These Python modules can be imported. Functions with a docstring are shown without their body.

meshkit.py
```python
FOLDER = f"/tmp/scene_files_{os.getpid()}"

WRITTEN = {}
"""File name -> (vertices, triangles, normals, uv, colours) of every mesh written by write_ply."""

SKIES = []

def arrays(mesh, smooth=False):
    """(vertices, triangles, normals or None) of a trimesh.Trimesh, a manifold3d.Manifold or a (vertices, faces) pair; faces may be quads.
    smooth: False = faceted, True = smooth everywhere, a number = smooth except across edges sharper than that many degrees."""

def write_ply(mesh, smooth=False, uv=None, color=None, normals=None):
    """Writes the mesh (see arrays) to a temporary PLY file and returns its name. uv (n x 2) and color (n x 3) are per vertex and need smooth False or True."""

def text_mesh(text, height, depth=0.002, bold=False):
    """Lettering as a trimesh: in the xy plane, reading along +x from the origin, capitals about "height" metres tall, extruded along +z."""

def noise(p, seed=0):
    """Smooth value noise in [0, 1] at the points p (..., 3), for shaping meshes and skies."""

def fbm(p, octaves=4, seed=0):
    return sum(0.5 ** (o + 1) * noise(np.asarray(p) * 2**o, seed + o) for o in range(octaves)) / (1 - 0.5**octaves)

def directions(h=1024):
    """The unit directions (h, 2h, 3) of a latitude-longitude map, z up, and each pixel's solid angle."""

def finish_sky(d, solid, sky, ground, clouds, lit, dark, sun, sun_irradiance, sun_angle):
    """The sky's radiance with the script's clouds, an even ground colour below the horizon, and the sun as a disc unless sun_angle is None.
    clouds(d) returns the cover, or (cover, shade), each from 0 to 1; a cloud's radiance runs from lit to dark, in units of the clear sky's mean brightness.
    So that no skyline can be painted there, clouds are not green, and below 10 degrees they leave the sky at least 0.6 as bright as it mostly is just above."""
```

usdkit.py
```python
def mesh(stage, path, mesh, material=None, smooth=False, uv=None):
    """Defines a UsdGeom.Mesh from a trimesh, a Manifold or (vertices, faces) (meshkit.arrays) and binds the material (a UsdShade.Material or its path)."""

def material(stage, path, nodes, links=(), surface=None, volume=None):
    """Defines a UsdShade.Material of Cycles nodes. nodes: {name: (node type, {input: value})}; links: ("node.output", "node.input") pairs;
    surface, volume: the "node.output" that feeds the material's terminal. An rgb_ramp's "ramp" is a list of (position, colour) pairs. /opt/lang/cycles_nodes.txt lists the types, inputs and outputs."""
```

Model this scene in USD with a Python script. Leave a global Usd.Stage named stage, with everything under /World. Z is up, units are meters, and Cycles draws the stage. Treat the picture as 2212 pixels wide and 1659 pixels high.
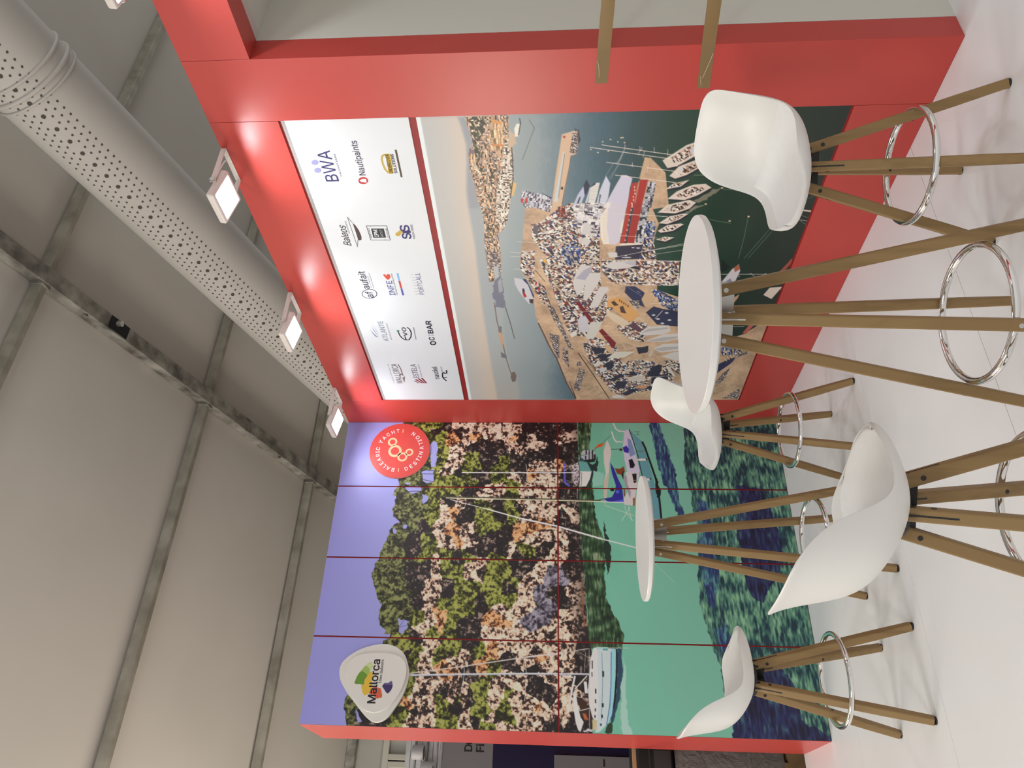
"""A trade-fair stand inside a tent: red frame walls with printed panels, high tables and bar stools. z up, metres.
x runs along the rear wall to the right, y into the rear wall, the stand's inner corner is the origin."""
import math
import numpy as np
import trimesh
import manifold3d as m3
import meshkit
import usdkit
from pxr import Gf, Sdf, Usd, UsdGeom, UsdLux, UsdShade, Vt
from scipy.interpolate import CubicSpline
from scipy.spatial import cKDTree
from shapely.geometry import LineString, Polygon
from trimesh.creation import extrude_polygon

stage = Usd.Stage.CreateInMemory()
UsdGeom.SetStageUpAxis(stage, "Z")
UsdGeom.SetStageMetersPerUnit(stage, 1.0)
UsdGeom.Xform.Define(stage, "/World")
UsdGeom.Scope.Define(stage, "/World/Looks")
PI = math.pi

# ---------------------------------------------------------------- camera (held on its side)
F_PX, YAW, PITCH, ROLL, OX, OY = 1659.76, -1.0000, 0.0740, 0.0020, -27.94, -19.30
CAM = np.array([4.7517, -2.6508, 1.5107])
fw = np.array([math.sin(YAW) * math.cos(PITCH), math.cos(YAW) * math.cos(PITCH), math.sin(PITCH)])
rt = np.array([math.cos(YAW), -math.sin(YAW), 0])
dn = np.cross(fw, rt)
right = math.cos(ROLL) * rt + math.sin(ROLL) * dn
down = -math.sin(ROLL) * rt + math.cos(ROLL) * dn
cam = UsdGeom.Camera.Define(stage, "/World/camera")
mat = Gf.Matrix4d()
for i, r in enumerate((down, right, -fw)):   # camera x = the room's down, camera y = the room's right
    mat.SetRow(i, Gf.Vec4d(*map(float, r), 0))
mat.SetRow(3, Gf.Vec4d(*map(float, CAM), 1))
cam.AddTransformOp().Set(mat)
AP = 36.0
cam.CreateHorizontalApertureAttr(AP)
cam.CreateVerticalApertureAttr(AP * 1659 / 2212)
cam.CreateFocalLengthAttr(F_PX * AP / 2212)
cam.CreateHorizontalApertureOffsetAttr(-OX * AP / 2212)
cam.CreateVerticalApertureOffsetAttr(OY * AP / 2212)
cam.CreateClippingRangeAttr(Gf.Vec2f(0.05, 200))
cam.CreateExposureAttr(0.0)

# ---------------------------------------------------------------- light
LAMP = 72.0            # radiance of a floodlight's glass
AMBIENT = 0.22         # the hall's stray light
def light(kind, name, col, power, loc, look=None, **a):
    l = kind.Define(stage, "/World/" + name)
    l.CreateColorAttr(Gf.Vec3f(*col)); l.CreateIntensityAttr(power)
    for k, v in a.items():
        getattr(l, f"Create{k}Attr")(v)
    if loc is not None:
        M = Gf.Matrix4d(1)
        if look is not None:
            z = np.array(loc, float) - np.array(look, float); z /= np.linalg.norm(z)
            x = np.cross([0, 0, 1.0], z) if abs(z[2]) < .99 else np.array([1.0, 0, 0]); x /= np.linalg.norm(x); y = np.cross(z, x)
            for i, r in enumerate((x, y, z)): M.SetRow(i, Gf.Vec4d(*map(float, r), 0))
        M.SetRow(3, Gf.Vec4d(*map(float, loc), 1)); l.AddTransformOp().Set(M)
    return l
light(UsdLux.DomeLight, "hall_daylight", (1.0, 0.97, 0.92), AMBIENT, None)  # even dome fill standing for light bounced around the hall
# two unseen hall lamps, out over the aisle and over the stands opposite
light(UsdLux.RectLight, "hall_lamp", (1.0, 0.97, 0.93), 14.0, (5.2, -6.4, 5.4), (3.2, -1.6, 0), Width=1.6, Height=1.0)
light(UsdLux.RectLight, "hall_lamp_001", (1.0, 0.97, 0.93), 20.0, (0.6, -7.0, 4.6), (1.6, -2.4, 0), Width=1.6, Height=1.0)
light(UsdLux.RectLight, "hall_lamp_002", (1.0, 0.88, 0.74), 26.0, (-2.6, -6.2, 2.4), (-1.6, -2.6, 5.2), Width=2.4, Height=1.2)  # unseen low uplight added to brighten the tent roof

# ---------------------------------------------------------------- naming and things
used = {}
def numbered(path):
    n = used.get(path, 0); used[path] = n + 1
    return path if n == 0 else f"{path}_{n:03d}"
def tag(p, label=None, cat=None, group=None, kind=None):
    p = p.GetPrim() if hasattr(p, "GetPrim") else p
    for k, v in (("label", label), ("category", cat), ("group", group), ("kind", kind)):
        if v: p.SetCustomDataByKey(k, v)
    return p
def thing(name, label=None, cat=None, loc=(0, 0, 0), rotz=0, group=None, kind=None):
    x = UsdGeom.Xform.Define(stage, numbered("/World/" + name))
    x.AddTranslateOp().Set(Gf.Vec3d(*loc)); x.AddRotateZOp().Set(math.degrees(rotz))
    return tag(x, label, cat, group, kind)
def part(name, mesh, material, parent, label=None, smooth=False, kind=None, color=None):
    path = numbered(str(parent.GetPath()) + "/" + name)
    p = usdkit.mesh(stage, path, mesh, material, smooth=smooth)
    if color is not None:
        UsdGeom.PrimvarsAPI(p).CreatePrimvar("paint", Sdf.ValueTypeNames.Color3fArray, "vertex").Set(Vt.Vec3fArray.FromNumpy(np.asarray(color, np.float32)))
    return tag(p, label, None, None, kind)
def solo(name, mesh, material, label=None, cat=None, group=None, kind=None, smooth=False):
    return tag(part(name, mesh, material, stage.GetPrimAtPath("/World"), smooth=smooth), label, cat, group, kind)
def copy_of(src, loc, rotz, label, group=None):
    x = thing(src.GetName(), label, src.GetCustomDataByKey("category"), loc, rotz, group or src.GetCustomDataByKey("group"))
    x.GetReferences().AddInternalReference(src.GetPath()); x.SetInstanceable(True)
    return x

# ---------------------------------------------------------------- shapes
cat = trimesh.util.concatenate
def box(x0, x1, y0, y1, z0, z1, bev=0.0):
    if bev <= 0:
        b = trimesh.creation.box([x1 - x0, y1 - y0, z1 - z0]); b.apply_translation([(x0 + x1) / 2, (y0 + y1) / 2, (z0 + z1) / 2]); return b
    pts = []
    for sx in (0, 1):
        for sy in (0, 1):
            for sz in (0, 1):
                c = np.array([(x0, x1)[sx], (y0, y1)[sy], (z0, z1)[sz]]); s = np.array([1 - 2 * sx, 1 - 2 * sy, 1 - 2 * sz]) * bev
                pts += [c + s * [0, 1, 1], c + s * [1, 0, 1], c + s * [1, 1, 0]]
    return trimesh.Trimesh(*[np.array(a) for a in _hull(pts)], process=False)
def _hull(pts):
    h = trimesh.convex.convex_hull(np.array(pts)); return h.vertices, h.faces
def cyl(a, b, r, n=20):
    return trimesh.creation.cylinder(radius=r, segment=[a, b], sections=n)
def tube(pts, r, n=10):
    p = np.asarray(pts, float); t = np.gradient(p, axis=0); t /= np.linalg.norm(t, axis=1, keepdims=True)
    ref = np.array([0, 0, 1.0]) if abs(t[:, 2]).mean() < .8 else np.array([1.0, 0, 0])
    a = np.cross(t, ref); a /= np.linalg.norm(a, axis=1, keepdims=True); b = np.cross(t, a); th = np.arange(n) * 2 * PI / n
    v = (p[:, None] + r * (np.cos(th)[None, :, None] * a[:, None] + np.sin(th)[None, :, None] * b[:, None])).reshape(-1, 3); f = []
    for i in range(len(p) - 1):
        for j in range(n):
            k = (j + 1) % n; f += [[i * n + j, i * n + k, (i + 1) * n + k], [i * n + j, (i + 1) * n + k, (i + 1) * n + j]]
    for base, s in ((0, 1), ((len(p) - 1) * n, -1)):
        for j in range(1, n - 1): f.append([base, base + j + 1, base + j][::s])
    m = trimesh.Trimesh(v, f, process=False); m.fix_normals(); return m
def lathe(prof, n=64):
    return trimesh.creation.revolve(np.array(prof, float), sections=n)
def torus(R, r, z=0, n=96, k=16):
    m = trimesh.creation.torus(R, r, major_sections=n, minor_sections=k); m.apply_translation([0, 0, z]); return m
def move(m, T):
    m = m.copy(); m.apply_translation(T); return m
def xf(m, ex, ey, ez, o):
    M = np.eye(4); M[:3, 0], M[:3, 1], M[:3, 2], M[:3, 3] = ex, ey, ez, o
    m = m.copy(); m.apply_transform(M)
    return m
def grid(P):
    """(rows, cols, 3) points as a triangle mesh"""
    r, c = P.shape[:2]; i = np.arange(r * c).reshape(r, c)
    a, b, d, e = i[:-1, :-1].ravel(), i[1:, :-1].ravel(), i[1:, 1:].ravel(), i[:-1, 1:].ravel()
    return P.reshape(-1, 3), np.vstack([np.stack([a, b, d], 1), np.stack([a, d, e], 1)])

# ---------------------------------------------------------------- materials
LK = "/World/Looks/"
def lin(c):
    c = np.asarray(c, float) / 255
    return np.where(c <= .04045, c / 12.92, ((c + .055) / 1.055) ** 2.4)
def plain(name, col, rough=.5, **k):
    return usdkit.material(stage, LK + name, {"p": ("principled_bsdf", {"base_color": tuple(col), "roughness": rough, **k})}, surface="p.BSDF")
def mottled(name, c0, c1, scale, rough=.5, bump=0.0, detail=3.0, **k):
    nd = {"t": ("texture_coordinate", {}), "n": ("noise_texture", {"scale": scale, "detail": detail}), "r": ("rgb_ramp", {"ramp": [(.3, tuple(c0)), (.7, tuple(c1))]}), "p": ("principled_bsdf", {"roughness": rough, **k})}
    ln = [("t.object", "n.vector"), ("n.fac", "r.fac"), ("r.color", "p.base_color")]
    if bump:
        nd["b"] = ("bump", {"strength": bump, "distance": .01}); ln += [("n.fac", "b.height"), ("b.normal", "p.normal")]
    return usdkit.material(stage, LK + name, nd, ln, surface="p.BSDF")
def painted(name, rough, **k):
    return usdkit.material(stage, LK + name, {"a": ("attribute", {"attribute": "paint"}), "p": ("principled_bsdf", {"roughness": rough, **k})}, [("a.color", "p.base_color")], surface="p.BSDF")
RED = mottled("red_laminate", (.50, .054, .045), (.53, .058, .049), 3, .34, specular_ior_level=.45)
GAP_RED = plain("red_backing", (.30, .012, .016), .5)
WHITE_FLOOR = mottled("white_laminate_floor", (.84, .85, .87), (.87, .88, .90), 1.2, .36, specular_ior_level=.4)
SEAM = plain("seam_dark", (.12, .12, .12), .8)  # dark filler showing in the joints between floor panels
GLOSS_WHITE = plain("glossy_white_board", (.66, .655, .60), .07, specular_ior_level=.5)
PANEL_WHITE = plain("white_print_film", (.74, .77, .82), .42)
SIGN_WHITE = plain("white_sign_board", (.80, .78, .74), .45)
SHELL_WHITE = plain("white_polypropylene", (.80, .80, .78), .38)
PAD_WHITE = mottled("white_seat_pad_leatherette", (.80, .81, .80), (.83, .83, .82), 40, .48)
TABLE_WHITE = plain("white_table_laminate", (.82, .825, .815), .33)
CHROME = plain("chrome", (.82, .82, .82), .06, metallic=1.0)
STEEL = plain("brushed_steel", (.60, .59, .57), .28, metallic=1.0)
BLACK = plain("black_plastic", (.012, .012, .014), .45)
LAMP_WHITE = plain("white_painted_aluminium", (.80, .74, .71), .4)
FABRIC = mottled("tent_membrane", (.60, .575, .53), (.66, .635, .59), .7, .75)
DUCT = mottled("duct_fabric", (.63, .61, .58), (.67, .65, .62), 1.5, .8)
HOLE = plain("duct_perforation_dark", (.10, .09, .08), .9)
ALU = mottled("weathered_aluminium", (.26, .245, .20), (.44, .42, .36), 5, .5, metallic=.25)
ALU_DIRTY = mottled("stained_aluminium", (.11, .10, .09), (.42, .41, .37), 7, .55, detail=6, metallic=.25)
TAPE_M = usdkit.material(stage, LK + "brown_packing_tape", {"d": ("principled_bsdf", {"base_color": (.40, .29, .15), "roughness": .22}), "t": ("translucent_bsdf", {"color": (.55, .40, .20)}), "x": ("transparent_bsdf", {"color": (.75, .60, .38)}), "m": ("mix_closure", {"fac": .30}), "m2": ("mix_closure", {"fac": .22})},
                         [("d.BSDF", "m.closure1"), ("t.BSDF", "m.closure2"), ("m.closure", "m2.closure1"), ("x.BSDF", "m2.closure2")], surface="m2.closure")
def oak(name, a, b):
    nd = {"t": ("texture_coordinate", {}), "o": ("object_info", {}), "mp": ("mapping", {"scale": (60, 60, 3.0)}), "n": ("noise_texture", {"scale": 1.0, "detail": 5.0, "distortion": .6}), "mp2": ("mapping", {"scale": (14, 14, 1.2)}), "n2": ("noise_texture", {"scale": 1.0, "detail": 2.0}), "x": ("math", {"math_type": "multiply_add", "value2": .45}), "r": ("rgb_ramp", {"ramp": [(.25, a), (.5, tuple((np.array(a) + b) / 2)), (.75, b)]}), "b": ("bump", {"strength": .12, "distance": .002}), "p": ("principled_bsdf", {"roughness": .5, "specular_ior_level": .35})}
    ln = [("t.object", "mp.vector"), ("mp.vector", "n.vector"), ("t.object", "mp2.vector"), ("mp2.vector", "n2.vector"), ("n.fac", "x.value1"), ("n2.fac", "x.value3"), ("x.value", "r.fac"), ("r.color", "p.base_color"), ("n.fac", "b.height"), ("b.normal", "p.normal")]
    return usdkit.material(stage, LK + name, nd, ln, surface="p.BSDF")
OAK = oak("oiled_oak", (.13, .078, .028), (.30, .195, .085))
PRINT = painted("photo_print_film", .42, specular_ior_level=.45)
INK = painted("printed_lettering", .45)
LENS = usdkit.material(stage, LK + "floodlight_glass_lit", {"e": ("emission", {"color": (.93, .97, 1.0), "strength": LAMP})}, surface="e.emission")

# ---------------------------------------------------------------- painting the two photo prints (colours per vertex, wall millimetres)
class Print:
    K = .80                                                     # print colours are albedos of a sheet seen under the stand's light
    def __init__(s, a0, a1, z0, z1, da, dz):
        s.a = np.linspace(a0, a1, int(round((a1 - a0) / da)) + 1); s.z = np.linspace(z0, z1, int(round((z1 - z0) / dz)) + 1)
        s.da, s.dz = s.a[1] - s.a[0], s.z[1] - s.z[0]
        s.A, s.Z = np.meshgrid(s.a, s.z); s.C = np.zeros(s.A.shape + (3,), np.float32)
        s.WA = s.A + 26 * (s.n(70, 1, 3) - .5) + 10 * (s.n(18, 2) - .5); s.WZ = s.Z + 26 * (s.n(70, 3, 3) - .5) + 10 * (s.n(18, 4) - .5)
    def n(s, scale, seed, octaves=1, stretch=1.0):
        """smooth value noise, 0..1, features of about scale mm (wide: stretched along the wall)"""
        out, amp, tot = 0, 1.0, 0
        for o in range(octaves):
            rng = np.random.default_rng(seed * 31 + o)
            def w(v, sc):
                t = (v - v[0]) / sc; i = np.floor(t).astype(int); f = t - i; f = f * f * (3 - 2 * f); W = np.zeros((len(v), i.max() + 2), np.float32)
                W[np.arange(len(v)), i] = 1 - f; W[np.arange(len(v)), i + 1] += f; return W
            Wz, Wa = w(s.z, scale / 2 ** o), w(s.a, scale * stretch / 2 ** o)
            out = out + amp * (Wz @ rng.random((Wz.shape[1], Wa.shape[1]), dtype=np.float32) @ Wa.T); tot += amp; amp *= .55
        return out / tot
    def cover(s, poly, warp=False, soft=None):
        p = np.array(poly, float).reshape(-1, 2); soft = soft or .6 * (s.da + s.dz) / 2 * 1.2; pad = 45 if warp else 3 * soft + 4
        i0, i1 = np.searchsorted(s.a, [p[:, 0].min() - pad, p[:, 0].max() + pad]); j0, j1 = np.searchsorted(s.z, [p[:, 1].min() - pad, p[:, 1].max() + pad])
        sl = (slice(j0, j1), slice(i0, i1)); X, Y = (s.WA[sl], s.WZ[sl]) if warp else (s.A[sl], s.Z[sl])
        if X.size == 0: return sl, np.zeros(X.shape)
        inside = np.zeros(X.shape, bool); d2 = np.full(X.shape, 1e12)
        for (x0, y0), (x1, y1) in zip(p, np.roll(p, -1, 0)):
            if y0 != y1: inside ^= ((y0 > Y) != (y1 > Y)) & (X < (x1 - x0) * (Y - y0) / (y1 - y0) + x0)
            ex, ey = x1 - x0, y1 - y0; t = np.clip(((X - x0) * ex + (Y - y0) * ey) / max(ex * ex + ey * ey, 1e-9), 0, 1)
            d2 = np.minimum(d2, (X - x0 - t * ex) ** 2 + (Y - y0 - t * ey) ** 2)
        d = np.sqrt(d2) * np.where(inside, 1, -1)
        return sl, np.clip(d / (2 * soft) + .5, 0, 1)
    def blend(s, sl, m, col):
        c = np.asarray(col, np.float32); c = c[sl] if c.ndim == 3 else c
        s.C[sl] = s.C[sl] * (1 - m[..., None]) + c * m[..., None]
    def stroke(s, pts, w, col):
        p = np.array(pts, float).reshape(-1, 2); r = max(w, .8 * s.da) / 2; soft = .55 * (s.da + s.dz) / 2; op = min(1, w / (.8 * s.da)) if w < .8 * s.da else 1
        for (x0, y0), (x1, y1) in zip(p[:-1], p[1:]):
            n = max(1, int(max(abs(x1 - x0), abs(y1 - y0)) // 160))
            for k in range(n):
                ax, ay, bx, by = x0 + (x1 - x0) * k / n, y0 + (y1 - y0) * k / n, x0 + (x1 - x0) * (k + 1) / n, y0 + (y1 - y0) * (k + 1) / n
                pad = r + 3 * soft; i0, i1 = np.searchsorted(s.a, [min(ax, bx) - pad, max(ax, bx) + pad]); j0, j1 = np.searchsorted(s.z, [min(ay, by) - pad, max(ay, by) + pad]); sl = (slice(j0, j1), slice(i0, i1)); X, Y = s.A[sl], s.Z[sl]
                if X.size == 0: continue
                ex, ey = bx - ax, by - ay; t = np.clip(((X - ax) * ex + (Y - ay) * ey) / max(ex * ex + ey * ey, 1e-9), 0, 1)
                s.blend(sl, op * np.clip((r - np.hypot(X - ax - t * ex, Y - ay - t * ey)) / (2 * soft) + .5, 0, 1), col)
    def mix(s, t, *stops):
        """colour ramp over an array"""
        x = [q[0] for q in stops]; return np.stack([np.interp(t, x, [q[1][k] for q in stops]) for k in range(3)], -1).astype(np.float32)
    def run(s, ops, field):
        cache = {}
        for t, c, w, q in ops:
            if t == "l": s.stroke(q, w, c); continue
            flag = t[1:]; sl, m = s.cover(q, "w" in flag, 9 if "h" in flag else (5 if "c" in flag and 0 else None))
            if flag == "b": c0 = cache.setdefault("_b", field("blotch")); col = c0
            elif isinstance(c, str): col = cache.setdefault(c, field(c)) if c not in cache else cache[c]
            else: col = c
            if m.size: s.blend(sl, m, col)
    def colours(s):
        c = np.clip(s.C, 0, 255) / 255; c = np.where(c <= .04045, c / 12.92, ((c + .055) / 1.055) ** 2.4)
        return np.clip(c / Print.K, .004, .86).astype(np.float32)

# ---------------------------------------------------------------- drawings of the prints, in wall millimetres
CS=[
('G',[1970,2345,1895,2317,1737,2318,1669,2321,1556,2329,1556,2247,1557,2204,1690,2083,1628,2122,1417,2343,1372,2314,1919,2453,1869,2417,1473,2254,1501,2179,1314,2317,1283,2340]),
('R',[1981,2220,1920,2163,1846,2114,1786,2176,1723,2194,1661,2211,1627,2252,1373,2263,1306,2249,1374,2149,1971,2099]),
('O',[1880,2227,1881,2098,1329,2188]),
('D',[1970,2278,1920,2185,1797,2098,1613,2165,1558,2075,1475,2092,1400,2235,1307,2132,1930,2342]),
('T',[1484,2585,1434,2494,1393,2468,1348,2506,1302,2552,1304,2438,1362,2402,1554,2528,1564,2464,1650,2407,1688,2371,1574,2391,1919,2566,1794,2531]),
('R',[1946,2101,1946,2012,1946,1901,1907,1833,1896,1966,1937,1790,1856,2136,1823,1809,1779,1786,1848,1679,1809,1643,1884,1439,1655,1633,1642,1590,1656,1513]),
('O',[1871,2110,1882,1802,1661,1488,1585,1683]),
('D',[1822,2028,1807,1940,1769,1895,1867,1753,1947,1702,1908,1614,1751,1634,1751,1569,1752,1461,1800,1418,1948,1548,1724,2002,1701,1944,1726,1785,1664,1762,1577,1994,1570,1738,1484,2032,1610,1420,1472,1443,1998,1438,1705,1398]),
('G',[1738,2098,1628,2113,1701,1875,1639,1916,1578,1913,1576,2119,1549,2074,1528,1801,1468,1816,1367,2026,1305,1981,1360,1838,1320,1795,1288,1939]),
('R',[1562,1611,1539,1568,1539,1653,1470,1631,1471,1547,1487,1715,1379,1713,1357,1650,1367,1588,1337,1526,1561,1780,1467,1959,1477,1884,1308,1712,1457,2031,1338,1431]),
('D',[1368,1880,1306,1894,1361,2080,1343,1754,1315,1464,1382,1402]),
('T',[969,2651,971,2549,887,2620,826,2633,808,2530,869,2497,729,2541,749,2484,672,2436,650,2572,632,2491,1096,2584,1161,2529,1206,2471]),
('D',[1141,2443,1065,2415,890,2439,851,2394,912,2340,712,2361,974,2337,834,2205,794,2210,1229,2368,1136,2220,1147,2039,1062,2059,1010,2145]),
('G',[1251,2349,1121,2346,1066,2337,1007,2348,1034,2208,976,2216,923,2204,916,2139,816,2092,777,2051,718,2102,636,2139,632,2346,1020,2085,715,2223,1130,2318]),
('R',[1230,2277,1165,2276,1131,2244,1102,2193,975,2289,913,2279,873,2288,801,2266,749,2301,694,2304,636,2307,917,2047,1146,2113,1104,2078,656,2285]),
('O',[1187,2207,1124,2141,664,2266,638,2229]),
('D',[1148,1974,1149,1892,1171,1831,1071,2011,1065,1848,1045,1767,1078,1566,964,1705,959,1765,1114,1406,989,1407,908,1428,902,1763,821,1820,720,1972,731,1449,807,1507,918,2002]),
('G',[1182,1996,1235,1924,1075,1723,982,1881,919,1943,933,1832,879,1909,828,1879,837,2050,777,2062,718,2066,741,1915,743,1806,870,1770,1256,1937]),
('R',[1181,2078,1133,2092,1113,2054,917,2050,889,2037,947,1992,1058,1795,1139,1708,1152,1648,1175,1587,1049,1526,1113,1466,1050,1482,868,1672,839,1702,905,1625,784,1682,699,1669,698,1738,829,1402,778,1406,694,1381,650,1450,665,1853]),
('O',[1208,1677,1217,1608,634,1868,1172,1750]),
('P',[793,1624,747,1604,709,1584,677,1642,867,1507,882,1546,631,1660,887,1467]),
('G',[492,2495,474,2454,438,2431,384,2368,447,2344,553,2269,541,2287,566,2173,481,2128,434,2133,403,2210,320,2369,207,2388,259,2374,69,2410,45,2444,157,2198,126,2177,163,2088,217,1988,98,1992,44,2116]),
('R',[578,2310,533,2317,470,2288,401,2297,598,2280,350,2312,375,2147,392,2062,251,2310,208,2321,146,2337,107,2285,66,2289,259,2251,217,2240,260,2217,158,2253,249,2105,207,2109,179,2118,223,2047,164,2051,97,2039,47,2022,48,2342,125,2239]),
('D',[576,2077,520,2054,402,2408,495,2341,195,2305,78,2330,286,2021,199,2016,195,2164,112,2084,483,2041,63,2631,49,2518]),
('T',[129,2714,61,2712,580,2583,558,2541,472,2539,582,2505]),
('O',[353,2176,300,2164,580,2217,121,2368]),
('R',[511,1893,483,1847,439,1830,458,1785,515,1734,478,1711,479,1673,481,1601,464,1545,500,1583,522,1414,485,1433,370,1716,378,1664,374,1545,352,1582,357,1508,384,1434,355,1460,297,1795,245,1790,271,1739,209,1836,226,1866,178,1748,145,1696,112,1688,101,1724,147,1642,97,1634,131,1588,88,1573,287,1534,236,1472,134,1473,68,1459,140,1516,62,1903,25,1808,36,2017,52,1687,187,2045,51,1616,147,1863]),
('O',[475,1877,438,1871,347,1942,401,1601,130,1616]),
('G',[436,1985,241,1937,189,1971,121,1960,88,1922,141,1827,91,1814,207,1792,341,1897,29,1909,59,1795]),
('D',[471,2017,153,2017,53,1993,411,1806,249,1636,216,1599,217,1552,166,1545,50,1526,39,1562,334,1756,336,1663,451,1627,344,1782,378,1379,326,1369,53,1438,486,1366])]
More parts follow.
